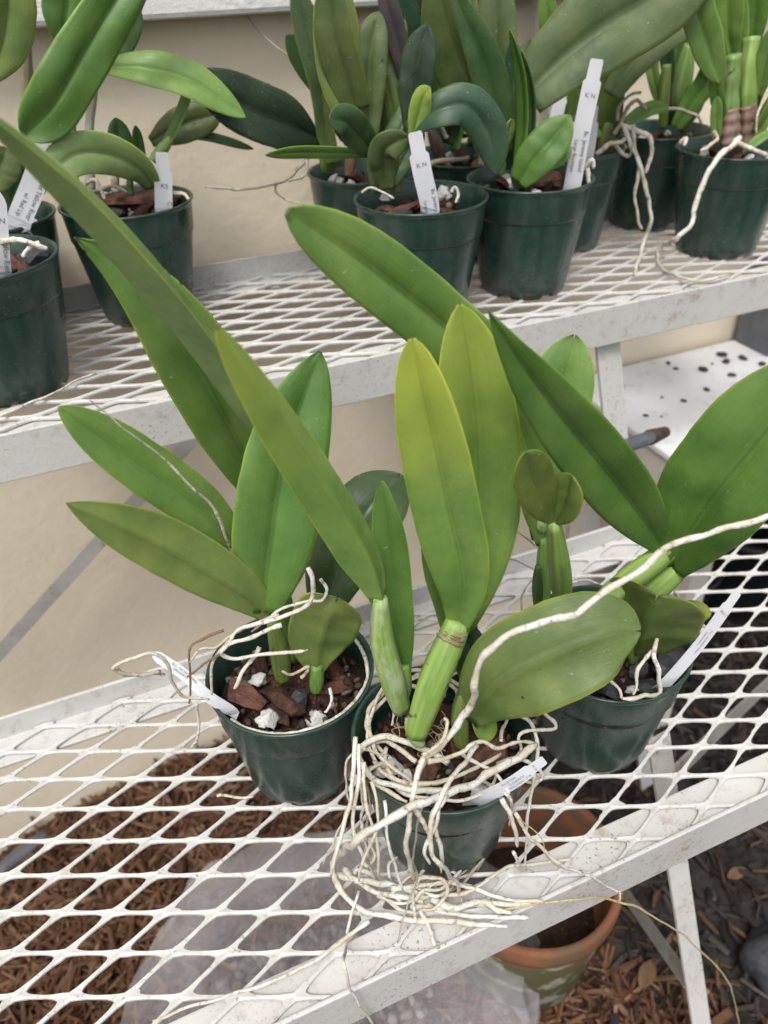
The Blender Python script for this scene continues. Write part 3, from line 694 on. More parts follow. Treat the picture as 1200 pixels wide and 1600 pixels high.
# ---- front left plant
p = plant(PL, 'orchid with long narrow leaves fanning left, potted at the front left')
leaf(p, [(428,800,.545),(352,645,.54),(258,492,.53),(180,412,.525),(116,371,.52)], 128, 'mid', roll=(16,0), fold=16, b=.35, vm=.42, q=1.2, tp=.9)
leaf(p, [(436,728,.53),(384,660,.51),(280,524,.48),(152,374,.45),(28,246,.425),(-80,142,.40)], 80, 'band', roll=(78,84), fold=54, b=.62, vm=.30, tp=.8, kf=.06)
leaf(p, [(410,955,.455),(425,850,.462),(450,700,.475),(500,549,.49)], 136, 'green', roll=(4,14), fold=20, b=.42, vm=.38, q=1.5, tp=.7)
leaf(p, [(385,870,.49),(320,800,.485),(210,720,.48),(91,636,.475)], 84, 'mid', roll=(18,8), fold=12, vm=.45)
leaf(p, [(432,968,.455),(370,920,.452),(250,850,.45),(103,786,.445)], 92, 'olivL', roll=(-12,-8), fold=-8, under=True, vm=.48, tp=.85, q=1.4)
leaf(p, [(500,975,.50),(530,880,.515),(580,795,.53),(628,742,.545)], 118, 'deep', roll=(-12,-20), fold=15, notch=.25, vm=.55)
leaf(p, [(494,1058,.436),(498,1010,.434),(512,965,.43),(528,934,.425)], 108, 'olivL', roll=(8,8), fold=-10, under=True, b=.12, vm=.58, notch=.3, q=2.2)
bulb(p, [(443,1062,.452),(438,1020,.453),(425,965,.455)], 17, 'olive')
bulb(p, [(494,1080,.437),(495,1062,.437),(494,1040,.436)], 13, 'mid', prof='club')
bulb(p, [(462,1030,.48),(440,930,.49),(410,840,.51)], 16, 'mid')
bulb(p, [(505,1010,.49),(502,980,.50)], 15, 'green', prof='club')
root(p, Yl((366,885,.475),(358,850,.47),(335,800,.462),(290,750,.455),(245,710,.45),(190,665,.44),(136,614,.43)), 5.0, 'cream', .75)
W_ = 'white'
root(p, Yl((480,888,.415),(489,905,.414),(486,935,.415),(455,958,.42),(410,972,.425),(372,985,.425),(352,1010,.42)), 5.5, W_, .2)
root(p, Yl((500,905,.43),(508,918,.428),(500,938,.428),(478,942,.43),(440,955,.432),(395,985,.43)), 4, W_)
root(p, Yl((440,978,.418),(400,992,.42),(368,1002,.42),(350,1018,.42),(362,1028,.42),(420,1022,.415),(480,1015,.41)), 5.5, W_)
root(p, Yl((436,960,.43),(395,975,.43),(365,992,.43),(340,1010,.43),(310,1015,.43),(295,1035,.43)), 4, 'cream')
root(p, Yl((405,1010,.43),(392,1030,.425),(372,1050,.42),(362,1075,.42)), 5.5, 'cream')
root(p, Yl((350,985,.44),(322,998,.44),(300,1012,.44),(295,1060,.44),(293,1100,.44)), 3.2, 'brown')
root(p, Yl((345,1020,.44),(325,1030,.44),(300,1048,.44),(290,1055,.44)), 3.2, 'brown')
root(p, Yl((358,1000,.44),(335,1035,.44),(332,1060,.44),(330,1085,.44)), 4, 'cream')
root(p, Yl((250,1050,.43),(215,1052,.425),(180,1042,.42),(210,1025,.42),(238,1018,.42),(262,1040,.42),(266,1070,.42),(285,1090,.42),(325,1095,.42)), 5, 'cream')
root(p, Yl((182,1045,.422),(200,1055,.424),(235,1050,.43),(260,1052,.432)), 4.5, 'cream')
root(p, Yl((306,1100,.43),(310,1130,.435),(306,1155,.44),(298,1170,.445)), 3.5, W_)
ring = [Vector((.096 + .0655 * math.cos(a), .462 + .0655 * math.sin(a), .121 + .001 * math.sin(3 * a))) for a in [math.radians(d) for d in range(205, 400, 12)]]
root(p, ring, 5.2, W_, .1, .4)
root(p, Yl((515,1075,.42),(518,1095,.415),(512,1110,.41),(508,1112,.41)), 4, W_)
root(p, Zl((340,1245,.006),(355,1242,.007),(380,1245,.006),(395,1243,.006)), 3.5, W_)
root(p, Yl((470,1060,.43),(480,1040,.432),(455,1050,.43),(440,1045,.43)), 4, 'cream')
# ---- centre plant
p = plant(PC, 'tall yellow green orchid with a tangle of white roots, nearest the camera')
leaf(p, [(720,985,.365),(742,880,.372),(748,740,.38),(738,600,.388),(718,476,.395)], 128, 'mid', roll=(14,10), fold=20, yel=.55, b=.3, vm=.45, notch=.2)
leaf(p, [(716,980,.345),(722,905,.342),(698,790,.348),(668,650,.355),(644,529,.362)], 108, 'mid', roll=(-8,-14), fold=22, yel=.85, b=.34, vm=.42, notch=.15, tp=.55)
leaf(p, [(598,942,.365),(574,870,.36),(500,745,.35),(410,612,.34),(338,508,.335)], 84, 'lime', roll=(20,26), fold=-46, under=True, b=.42, vm=.24, tp=.6, q=1.35, kf=.2, yel=.5)
leaf(p, [(630,1060,.375),(622,980,.38),(612,870,.385),(597,752,.39)], 56, 'green', roll=(10,-25), fold=22, b=.4, vm=.45, wave=.3)
leaf(p, [(728,1122,.335),(785,1062,.315),(870,1018,.30),(950,988,.292),(1001,986,.287)], 158, 'olive', roll=(0,6), fold=-7, under=True, b=.30, vm=.5, notch=.2, q=2.0)
leaf(p, [(738,1085,.372),(712,960,.385),(688,880,.392),(672,800,.40)], 62, 'green', roll=10, fold=18)
leaf(p, [(742,1060,.365),(738,1020,.37),(722,975,.38)], 48, 'blue', roll=10, fold=12, b=.6)
leaf(p, [(748,1098,.338),(756,1130,.332),(766,1157,.326)], 38, 'mid', roll=-10, fold=10, b=.5, yel=.2)
bulb(p, [(650,1148,.335),(676,1070,.34),(700,1010,.344),(717,968,.347)], 28, 'lime', .15, prof='club')
bulb(p, [(704,1000,.343),(709,990,.344),(713,980,.3445)], 25, (.16, .13, .05), .45, prof='cane', name='sheath')
bulb(p, [(628,1108,.36),(612,1055,.362),(597,1000,.365),(594,935,.366)], 23, 'lime', .85)
bulb(p, [(622,1105,.365),(630,1080,.368),(632,1040,.372)], 14, 'lime')
bulb(p, [(722,1165,.335),(718,1120,.34),(722,1080,.345)], 16, 'olive')
bulb(p, [(640,1120,.345),(648,1150,.335),(660,1165,.33)], 12, 'pale', .5)
root(p, Yl((1215,804,.262),(1130,824,.268),(1050,855,.274),(1000,889,.277),(940,930,.278),(895,965,.277),(850,980,.277),(800,998,.278),(765,1030,.282),(738,1070,.288),(736,1110,.295),(705,1148,.300),(672,1180,.292),(652,1212,.285)), 7.8, 'white', -.2, 1.7)
root(p, Yl((838,1162,.30),(800,1188,.29),(742,1222,.278),(690,1240,.270),(630,1266,.262),(585,1290,.262),(548,1318,.265)) + Zl((524,1345,.03),(524,1375,.012),(548,1408,.009),(580,1428,.009),(650,1438,.009),(725,1440,.009),(790,1452,.009)), 8, W_, .25)
root(p, Zl((700,1195,.128),(660,1168,.130),(615,1150,.132),(580,1152,.133),(562,1172,.133),(570,1200,.134),(600,1222,.134),(650,1233,.134),(700,1230,.134)), 7.5, 'pale', .1)
root(p, Zl((650,1190,.128),(600,1155,.125),(572,1165,.123),(560,1190,.122),(585,1225,.128),(640,1250,.133)), 6, 'cream')
root(p, Zl((585,1190,.125),(600,1210,.128),(650,1225,.132),(720,1212,.130),(780,1180,.126)), 6, 'cream')
root(p, Yl((662,1185,.285),(655,1215,.276),(648,1250,.270),(660,1280,.266),(668,1300,.264)), 7, W_)
root(p, Yl((640,1270,.262),(634,1310,.260),(640,1345,.262),(648,1378,.265)), 6.5, 'cream')
root(p, Yl((745,1165,.30),(728,1190,.290),(700,1215,.278),(690,1250,.268),(672,1275,.264),(680,1320,.262),(690,1362,.262)), 6.5, W_)
root(p, Yl((700,1225,.272),(676,1280,.262),(672,1330,.260),(700,1362,.258)) + Zl((718,1395,.012),(724,1412,.009)), 6, W_)
root(p, Yl((690,1235,.270),(682,1290,.260),(665,1330,.258),(672,1350,.258)), 5, W_)
root(p, Yl((660,1180,.286),(690,1160,.29),(700,1130,.298),(695,1122,.30)), 5, 'cream')
root(p, Yl((668,1190,.286),(700,1185,.287),(725,1175,.289),(735,1165,.292),(760,1158,.295),(778,1170,.294),(810,1162,.296),(838,1160,.298)), 5.5, 'cream')
root(p, Yl((805,1112,.325),(828,1130,.318),(838,1165,.305),(840,1190,.298),(850,1212,.292),(840,1220,.29),(800,1218,.285)), 5, W_)
root(p, Yl((850,1112,.318),(863,1128,.313),(858,1140,.31),(815,1142,.31),(806,1152,.308),(812,1172,.304),(795,1195,.295)), 4.5, W_)
root(p, Yl((720,1175,.300),(745,1195,.294),(775,1212,.286),(792,1240,.276)), 5, W_)
root(p, Yl((785,1250,.270),(798,1285,.264),(805,1320,.262)), 6, W_)
root(p, Yl((803,1330,.262),(808,1345,.262),(832,1366,.262)) , 4, W_)
root(p, Yl((805,1270,.266),(830,1308,.258),(880,1350,.250),(930,1375,.245),(968,1396,.242)), 4.5, W_, .4)
root(p, Yl((812,1280,.262),(845,1310,.256),(858,1340,.252),(900,1365,.248)), 1.6, 'straw')
root(p, Yl((968,1392,.242),(969,1403,.240),(966,1410,.240)), 3, 'cream')
root(p, Zl((530,1360,.022),(575,1378,.024),(640,1386,.014),(700,1412,.018),(745,1404,.012),(800,1420,.014)), 8, 'pale', .1, 2)
root(p, Zl((532,1366,.014),(600,1392,.016),(640,1396,.010),(690,1416,.014),(760,1416,.010),(830,1412,.010)), 7, 'pale', .2, 2)
root(p, Zl((640,1415,.010),(700,1428,.010),(780,1432,.010),(830,1436,.010)), 6.5, 'pale', .2)
root(p, Zl((610,1390,.02),(680,1380,.022),(740,1390,.02),(800,1402,.016),(850,1410,.010)), 5.5, W_)
root(p, Zl((690,1400,.022),(740,1385,.022),(790,1358,.02),(840,1348,.018),(893,1342,.014)), 4.5, 'cream')
root(p, Zl((650,1385,.026),(660,1370,.03),(690,1372,.03),(700,1395,.026),(680,1420,.02),(655,1420,.014)), 5, 'cream')
root(p, Zl((648,1408,.02),(660,1392,.025),(690,1388,.026),(720,1362,.03)), 4.5, 'cream')
root(p, Zl((655,1422,.012),(668,1450,.009),(676,1478,.008)), 5.5, W_)
root(p, Zl((590,1398,.012),(620,1420,.012),(652,1428,.010)), 5, 'cream')
root(p, Yl((556,1150,.335),(552,1210,.315),(540,1270,.295),(527,1330,.28),(520,1370,.275)), 5.5, W_)
root(p, Yl((562,1160,.33),(560,1230,.31),(556,1290,.295),(572,1340,.285)) + Zl((590,1372,.012),), 4.5, W_)
root(p, Yl((568,1190,.32),(572,1260,.30),(590,1310,.285),(596,1370,.275)), 4.5, 'cream')
root(p, Yl((580,1220,.31),(590,1290,.288),(570,1340,.28),(565,1375,.278)), 4, 'cream')
root(p, Yl((600,1250,.295),(604,1310,.278),(620,1355,.27),(630,1395,.262)), 4, 'pale')
root(p, Zl((566,1330,.03),(572,1350,.025),(586,1335,.03),(575,1312,.04)), 4, 'cream')
root(p, Zl((575,1440,.010),(520,1478,.009),(450,1522,.009),(380,1552,.009),(300,1575,.009),(240,1592,.009)), 5.5, W_, .45)
root(p, Zl((560,1392,.015),(548,1430,.012),(538,1470,.010)) + Yl((540,1510,.249),(555,1560,.246),(590,1615,.244)), 4, W_, .2)
root(p, Zl((780,1424,.012),(840,1412,.010),(900,1405,.010)) + Yl((965,1408,.246),(1040,1442,.24),(1100,1490,.232),(1142,1545,.228),(1156,1615,.225)), 2.4, 'straw', .2, .6)
rr = random.Random(21)
for k in range(6):                        # loops over the potting mix
    a0 = rr.uniform(0, 6.28); a1 = a0 + rr.uniform(1.2, 3.6); pts = []
    for i in range(6):
        t = i / 5; a = a0 + (a1 - a0) * t; r = .030 + .030 * math.sin(math.pi * (.2 + .6 * t)) + rr.uniform(-.006, .004)
        pts.append(Vector((.184 + r * math.cos(a), .348 + r * math.sin(a), .112 + .018 * math.sin(math.pi * t) + rr.uniform(-.003, .006))))
    root(p, pts, rr.uniform(4, 6.5), rr.choice(['white', 'cream', 'pale', 'cream']), .3, 1.4)
for k in range(6):                        # strands hanging over the rim to the mesh
    a = math.radians(rr.uniform(170, 318)); c, s_ = math.cos(a), math.sin(a); w = rr.uniform(-.012, .012)
    pts = [Vector((.184 + r * c + w * q, .348 + r * s_ + w * q * .4, z)) for r, z, q in ((.045, .116, 0), (.064, .131, .2), (.0755, .124, .5), (.0745, .085, 1), (.073 + rr.uniform(0, .008), .045, rr.uniform(.6, 1.8)), (.074 + rr.uniform(0, .02), .012, rr.uniform(.5, 2.5)), (.085 + rr.uniform(0, .02), .006, rr.uniform(0, 3)))]
    root(p, pts[:rr.choice([4, 5, 6, 7, 7])], rr.uniform(3, 5.2), rr.choice(['white', 'cream', 'cream', 'grey']), .4, 1.6)
for k in range(7):                        # tangle lying on the mesh in front of the pot
    c0 = z_(rr.uniform(560, 720), rr.uniform(1372, 1425), .010); ang = rr.uniform(-.9, .5); L = rr.uniform(.03, .085); pts = []
    for i in range(5):
        t = i / 4 - .5; q = c0 + Vector((math.cos(ang) * L * t + rr.gauss(0, .006), math.sin(ang) * L * t + rr.gauss(0, .006), rr.uniform(0, .022) * (1 - abs(t))))
        q.y = max(q.y, YF + .006); pts.append(q)
    root(p, pts, rr.uniform(3, 5.5), rr.choice(['white', 'cream', 'pale', 'grey']), .4, 1.6)
for px, py, d in [(700,1150,.02),(640,1145,.018),(690,1175,.02)]:     # dead fibres at the base
    for k in range(9):
        a = z_(px, py, .115); pts = [a + Vector((rr.gauss(0, .004), rr.gauss(0, .004), 0))]
        for i in range(3): pts.append(pts[-1] + Vector((rr.gauss(0, .006), rr.gauss(0, .006), rr.uniform(0, .007))))
        root(p, pts, .9, 'straw', .2, .5, 5)
# ---- right plant
p = plant(PRr, 'orchid with broad spreading leaves and a small young shoot, potted at the front right')
leaf(p, [(852,850,.425),(848,760,.435),(870,630,.45),(898,523,.46)], 104, 'mid', roll=(8,5), fold=14, notch=.3, vm=.6)
leaf(p, [(842,840,.445),(825,700,.445),(770,585,.44),(680,500,.435),(560,405,.43),(448,330,.425)], 100, 'mid', roll=(10,6), fold=13, vm=.62, tp=.55, q=2.0)
leaf(p, [(1038,858,.37),(965,760,.362),(868,640,.352),(805,555,.346),(762,484,.342)], 108, 'green', roll=(0,-6), fold=18, b=.3, vm=.36, tp=.95, q=1.25)
leaf(p, [(1050,885,.365),(1095,800,.345),(1170,705,.325),(1290,560,.305)], 172, 'green', roll=(-8,-5), fold=18, b=.32, vm=.5)
leaf(p, [(864,818,.352),(848,782,.345),(832,745,.340),(820,706,.336)], 72, 'olivL', roll=(22,26), fold=8, b=.14, vm=.58, q=1.9)
leaf(p, [(867,818,.350),(878,795,.344),(886,770,.340),(894,742,.337)], 64, 'olivL', roll=(-28,-32), fold=8, b=.16, vm=.55, q=1.8)
leaf(p, [(990,1032,.36),(1002,1000,.345),(1014,965,.335),(1027,930,.33)], 150, 'olive', roll=(-6,0), fold=-34, kf=.2, b=.25, vm=.55, under=True, q=2.6, notch=.3)
leaf(p, [(1040,962,.365),(1075,955,.36),(1111,958,.352)], 34, 'olive', roll=-15, fold=15, yel=.6)
bulb(p, [(880,948,.385),(874,885,.366),(866,815,.350)], 20, 'lime', .1)
bulb(p, [(930,950,.375),(985,905,.37),(1044,860,.368)], 22, 'lime', .1, prof='club')
bulb(p, [(985,960,.372),(1025,922,.367),(1062,888,.364)], 21, 'lime', .1, prof='club')
bulb(p, [(840,950,.405),(840,915,.405),(841,884,.405)], 10, 'deep')
bulb(p, [(845,960,.42),(850,900,.422),(850,840,.425)], 15, 'mid')
bulb(p, [(1000,975,.36),(992,1010,.36),(988,1035,.36)], 14, 'olive')
bulb(p, [(850,830,.425),(842,812,.43)], 10, 'pale', .6)
root(p, Yl((1025,1000,.335),(1018,1025,.325),(1028,1055,.315),(1032,1085,.31),(1000,1090,.306),(975,1092,.305)), 5.5, W_, .1)
root(p, Yl((1018,1018,.33),(1000,1045,.32),(996,1075,.313),(990,1088,.309)), 5, W_)
root(p, Yl((948,1055,.325),(965,1075,.318),(970,1090,.31)), 4, 'pale')
root(p, Yl((815,965,.43),(812,930,.432),(830,905,.43),(850,900,.43)), 3, 'cream')
root(p, Yl((850,905,.44),(880,912,.44),(915,905,.44),(935,912,.44)), 3.5, W_)
root(p, Yl((790,870,.45),(825,885,.445),(845,895,.44)), 3, W_)
root(p, Yl((790,815,.45),(818,835,.445),(838,855,.44)), 2, 'straw')
root(p, Yl((1085,968,.36),(1105,980,.355),(1118,990,.352)), 5, W_, .5)
root(p, Yl((1055,925,.37),(1062,935,.37),(1060,945,.37)), 4, 'cream')
root(p, Zl((630,975,.02),(660,970,.02),(690,972,.02)), 2.5, 'cream')
# ---- upper left plants
p = plant(pA, 'orchid with big leaves at the top left corner, in the leftmost pot')
leaf(p, [(-25,128,.80),(2,70,.79),(12,0,.78),(8,-70,.77)], 84, 'pale', roll=(10,0), fold=12, b=.3, vm=.5)
leaf(p, [(20,330,.915),(22,300,.915),(40,270,.91),(64,232,.90)], 74, 'deep', roll=0, fold=14)
leaf(p, [(-10,300,.80),(0,260,.80),(10,230,.80)], 60, 'oliveD', fold=12)
bulb(p, [(48,330,.955),(44,170,.95),(40,50,.94)], 10, (.20, .17, .11), .3, prof='cane', name='cane')
root(p, Yl((0,378,.742),(25,376,.738),(52,378,.735),(72,386,.735)), 7, W_, .2)
root(p, Yl((60,380,.738),(42,392,.736),(36,402,.736)), 6, W_, .3)
p = plant(pA2, 'orchid with one large drooping leaf, in the pot behind the leftmost one')
leaf(p, [(235,-90,.86),(180,0,.855),(148,55,.85),(105,125,.845),(75,175,.842),(35,215,.84)], 88, 'green', roll=(-25,-4), fold=12, vm=.66, wave=.3, b=.62, q=2.0)
leaf(p, [(98,78,.90),(100,50,.895),(106,0,.89),(112,-60,.88)], 74, 'green', fold=10, b=.1, vm=.5, under=True)
bulb(p, [(118,330,.93),(112,200,.93),(98,78,.90)], 8, (.26, .22, .15), .3, prof='cane', name='cane')
p = plant(pB, 'orchid with thin grey canes and an arching pale leaf beside the upright tag')
leaf(p, [(153,112,.93),(172,80,.928),(192,40,.925),(205,-10,.92)], 60, 'deep', roll=-15, fold=14, b=.3)
leaf(p, [(156,106,.92),(225,108,.90),(300,128,.885),(384,184,.87)], 60, 'mid', roll=(-38,-20), fold=14, b=.3, vm=.4, tp=.8)
leaf(p, [(240,292,.89),(215,262,.87),(165,240,.855),(110,245,.845),(68,295,.835)], 62, 'pale', roll=(-30,12), fold=10, under=True, b=.5, vm=.55)
leaf(p, [(196,262,.925),(190,235,.925),(180,184,.925)], 38, 'deep', fold=14, roll=15, q=1.4)
leaf(p, [(225,272,.92),(218,240,.918),(211,196,.915)], 20, 'deep', fold=12, roll=30)
leaf(p, [(185,260,.93),(180,230,.93),(174,205,.93)], 24, 'blue', fold=12)
leaf(p, [(207,262,.94),(205,235,.94),(202,212,.94)], 24, 'blue', fold=12)
leaf(p, [(236,222,.95),(265,205,.945),(300,190,.94),(345,178,.935)], 54, 'oliveD', roll=-10, fold=10, b=.3)
leaf(p, [(262,216,.945),(320,214,.935),(396,233,.925)], 18, 'deep', roll=-40, fold=20)
leaf(p, [(252,238,.92),(272,205,.915),(290,160,.91),(306,104,.905)], 22, 'mid', roll=-45, fold=24, b=.6, tp=.9)
bulb(p, [(238,252,.92),(250,237,.92),(268,215,.916)], 9, 'pale')
bulb(p, [(142,300,.93),(140,200,.93),(150,112,.925)], 8, (.36, .37, .33), .7, prof='cane', name='cane')
bulb(p, [(182,300,.93),(180,280,.93),(184,258,.93)], 7, (.30, .30, .25), .5, prof='cane', name='cane')
bulb(p, [(205,305,.92),(203,285,.92),(205,262,.92)], 6, 'deep', prof='cane', name='cane')
root(p, Yl((130,292,.90),(150,282,.895),(160,300,.89),(165,312,.885)), 5, 'cream')
root(p, Yl((110,290,.90),(140,300,.89),(170,290,.895),(195,300,.89)), 4, 'grey')
root(p, Yl((270,300,.885),(285,302,.88),(292,312,.875)), 5, 'cream')
# ---- upper middle plants
def fill(p, rows):
    for a, c, w, col in rows:
        m = ((a[0]+c[0])/2 + random.uniform(-6, 6), (a[1]+c[1])/2, (a[2]+c[2])/2); leaf(p, [a, m, c], w, col, roll=random.uniform(-35, 35), fold=random.uniform(14, 26), b=.45, q=random.uniform(1.3, 1.9), wave=.15)
p = plant(pC1, 'orchid with a tall ribbed leaf and dark side leaf, in the back middle pot')
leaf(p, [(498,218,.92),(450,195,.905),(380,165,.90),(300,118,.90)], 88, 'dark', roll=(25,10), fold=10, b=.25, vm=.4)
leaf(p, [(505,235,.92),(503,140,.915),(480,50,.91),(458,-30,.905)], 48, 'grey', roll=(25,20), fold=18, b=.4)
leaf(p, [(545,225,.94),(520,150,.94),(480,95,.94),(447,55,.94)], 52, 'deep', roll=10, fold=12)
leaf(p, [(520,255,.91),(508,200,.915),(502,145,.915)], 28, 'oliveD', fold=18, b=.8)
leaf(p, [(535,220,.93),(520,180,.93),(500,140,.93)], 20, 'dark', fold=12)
bulb(p, [(512,268,.925),(512,245,.922),(504,222,.92)], 16, 'olive')
bulb(p, [(545,275,.92),(550,240,.92),(552,215,.92)], 10, (.24, .13, .07), .3)
root(p, Yl((480,245,.91),(465,262,.90),(440,285,.89),(415,290,.885),(370,295,.88),(320,293,.88)), 5, 'grey', .5)
root(p, Yl((478,250,.90),(476,272,.895),(450,285,.89)), 4, 'grey')
root(p, Yl((432,285,.89),(430,300,.89),(445,312,.89),(470,318,.885)), 2.4, 'straw')
root(p, Yl((387,25,1.01),(410,55,1.0),(440,82,.98),(470,95,.96)), 2.2, 'grey')
p = plant(pC2, 'orchid with a broad sheath and many crowded dark leaves, in the front middle pot')
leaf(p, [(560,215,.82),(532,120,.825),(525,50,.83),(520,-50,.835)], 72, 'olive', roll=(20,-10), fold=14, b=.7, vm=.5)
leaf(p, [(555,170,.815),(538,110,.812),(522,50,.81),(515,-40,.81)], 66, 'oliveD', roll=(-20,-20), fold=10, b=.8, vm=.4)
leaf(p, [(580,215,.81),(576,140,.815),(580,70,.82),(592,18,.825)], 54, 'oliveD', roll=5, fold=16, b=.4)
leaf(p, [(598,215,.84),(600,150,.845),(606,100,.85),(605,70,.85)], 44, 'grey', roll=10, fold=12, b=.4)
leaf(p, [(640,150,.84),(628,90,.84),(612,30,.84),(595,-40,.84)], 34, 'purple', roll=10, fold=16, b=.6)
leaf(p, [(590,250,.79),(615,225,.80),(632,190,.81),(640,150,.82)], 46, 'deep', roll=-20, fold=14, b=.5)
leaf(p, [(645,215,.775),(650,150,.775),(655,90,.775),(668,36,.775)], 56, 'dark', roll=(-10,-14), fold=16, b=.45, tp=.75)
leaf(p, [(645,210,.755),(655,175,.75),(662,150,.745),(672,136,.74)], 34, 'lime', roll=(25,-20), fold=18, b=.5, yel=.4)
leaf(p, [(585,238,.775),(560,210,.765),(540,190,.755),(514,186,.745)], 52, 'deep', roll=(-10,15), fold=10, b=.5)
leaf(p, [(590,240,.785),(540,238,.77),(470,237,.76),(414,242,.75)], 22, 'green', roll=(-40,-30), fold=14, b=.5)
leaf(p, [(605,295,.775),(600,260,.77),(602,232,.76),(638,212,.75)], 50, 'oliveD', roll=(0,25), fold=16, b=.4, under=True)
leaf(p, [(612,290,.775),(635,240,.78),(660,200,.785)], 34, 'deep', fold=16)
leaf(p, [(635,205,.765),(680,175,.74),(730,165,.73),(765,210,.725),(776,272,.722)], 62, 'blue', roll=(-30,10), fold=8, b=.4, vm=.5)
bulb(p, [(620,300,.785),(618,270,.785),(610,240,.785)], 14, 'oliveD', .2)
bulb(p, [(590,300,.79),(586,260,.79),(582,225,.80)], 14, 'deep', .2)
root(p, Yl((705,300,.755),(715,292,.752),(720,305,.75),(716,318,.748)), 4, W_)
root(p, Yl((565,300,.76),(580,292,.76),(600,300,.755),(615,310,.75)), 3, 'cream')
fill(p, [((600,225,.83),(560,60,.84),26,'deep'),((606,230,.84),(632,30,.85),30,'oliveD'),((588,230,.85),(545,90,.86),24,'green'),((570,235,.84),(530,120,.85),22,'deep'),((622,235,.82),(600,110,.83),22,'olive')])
p = plant(pM, 'orchid rising behind the middle pots, roots arching, in the hidden back row pot')
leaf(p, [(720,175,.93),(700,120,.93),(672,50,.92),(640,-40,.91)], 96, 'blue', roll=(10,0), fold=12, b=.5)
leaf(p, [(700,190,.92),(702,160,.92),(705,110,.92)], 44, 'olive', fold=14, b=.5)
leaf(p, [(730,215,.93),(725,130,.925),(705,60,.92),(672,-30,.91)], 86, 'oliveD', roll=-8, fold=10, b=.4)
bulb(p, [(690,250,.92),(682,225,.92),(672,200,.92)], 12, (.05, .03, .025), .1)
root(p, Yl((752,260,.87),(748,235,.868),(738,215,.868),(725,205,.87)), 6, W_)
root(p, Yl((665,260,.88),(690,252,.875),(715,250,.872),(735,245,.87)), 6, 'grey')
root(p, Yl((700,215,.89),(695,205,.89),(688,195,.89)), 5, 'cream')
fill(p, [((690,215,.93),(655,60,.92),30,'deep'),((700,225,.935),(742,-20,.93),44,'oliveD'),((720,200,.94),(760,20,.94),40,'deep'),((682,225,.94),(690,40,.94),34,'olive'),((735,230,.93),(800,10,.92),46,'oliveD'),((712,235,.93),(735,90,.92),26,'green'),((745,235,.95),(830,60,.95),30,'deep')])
p = plant(pC3, 'orchid with a spiky folded leaf, in the pot with the long leaning tag')
leaf(p, [(782,230,.785),(770,150,.785),(745,70,.785),(705,-20,.785)], 60, 'deep', roll=(15,30), fold=20, b=.4, vm=.3, tp=.8)
leaf(p, [(770,225,.81),(745,150,.815),(715,80,.82),(680,-40,.825)], 92, 'oliveD', roll=(-5,0), fold=12, b=.35)
leaf(p, [(790,240,.80),(780,140,.81),(775,60,.82),(778,-50,.83)], 66, 'oliveD', roll=-5, fold=12, b=.3)
leaf(p, [(795,265,.80),(800,215,.80),(806,150,.80),(800,60,.80)], 36, 'blue', roll=20, fold=12, b=.4)
leaf(p, [(808,265,.78),(818,200,.775),(815,120,.77),(797,46,.765)], 26, 'green', roll=(-40,-45), fold=28, b=.5, vm=.3)
leaf(p, [(825,262,.785),(832,190,.785),(828,130,.785),(815,80,.785)], 22, 'deep', roll=(-50,-40), fold=26, b=.5, vm=.3)
leaf(p, [(810,285,.765),(835,250,.755),(865,215,.75),(892,180,.745)], 62, 'green', roll=(-8,-12), fold=12, b=.5, vm=.45, tp=.75)
leaf(p, [(845,262,.765),(872,245,.76),(890,225,.758)], 30, 'mid', roll=-10, fold=10)
leaf(p, [(778,236,.785),(790,215,.78),(800,185,.775)], 22, 'pale', roll=40, fold=16, b=.6)
bulb(p, [(782,272,.79),(780,250,.79),(779,228,.787)], 12, 'olive', .2)
bulb(p, [(812,292,.775),(810,275,.776),(809,255,.778)], 14, 'deep', .1)
root(p, Yl((900,280,.77),(912,262,.765),(922,250,.762),(925,265,.76)), 6, W_)
root(p, Yl((918,262,.762),(920,278,.758),(922,290,.756)), 6, W_)
p = plant(pC4, 'orchid with one huge olive leaf slanting up right, behind the leaning tag')
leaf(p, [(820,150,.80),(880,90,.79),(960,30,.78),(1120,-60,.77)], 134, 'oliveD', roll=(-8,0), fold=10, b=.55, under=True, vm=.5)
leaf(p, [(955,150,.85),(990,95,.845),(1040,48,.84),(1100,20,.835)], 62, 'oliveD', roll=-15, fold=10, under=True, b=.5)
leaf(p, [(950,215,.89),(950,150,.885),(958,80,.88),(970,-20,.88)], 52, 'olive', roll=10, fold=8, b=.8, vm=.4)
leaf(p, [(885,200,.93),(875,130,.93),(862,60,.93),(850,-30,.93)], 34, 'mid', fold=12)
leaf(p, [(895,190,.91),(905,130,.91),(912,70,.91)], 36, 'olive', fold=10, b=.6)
leaf(p, [(912,215,.86),(925,206,.855),(940,212,.85)], 14, 'mid', roll=-30, fold=10)
bulb(p, [(945,240,.89),(948,215,.89),(950,190,.89)], 15, 'olive', .1)
root(p, Yl((930,240,.85),(950,228,.845),(970,222,.84),(985,212,.84)), 6, 'cream')
root(p, Yl((960,210,.85),(975,180,.85),(990,155,.85),(1003,160,.85),(1010,170,.85)), 5, 'grey')
root(p, Yl((965,190,.85),(970,165,.852),(985,148,.855),(1000,145,.855)), 4, 'grey')
root(p, Yl((975,195,.842),(985,225,.835),(1000,262,.83),(1012,300,.825),(1018,340,.82),(1005,385,.82),(990,430,.74)), 5, W_, .3)
root(p, Yl((990,195,.84),(992,230,.832),(1003,270,.828),(1012,310,.824)), 5, 'cream')
root(p, Yl((970,195,.845),(1000,205,.838),(1015,215,.83),(1018,240,.828),(1012,270,.826)), 6, W_)
root(p, Yl((1000,255,.83),(995,300,.828),(998,345,.826),(1003,358,.826)), 4, 'cream')
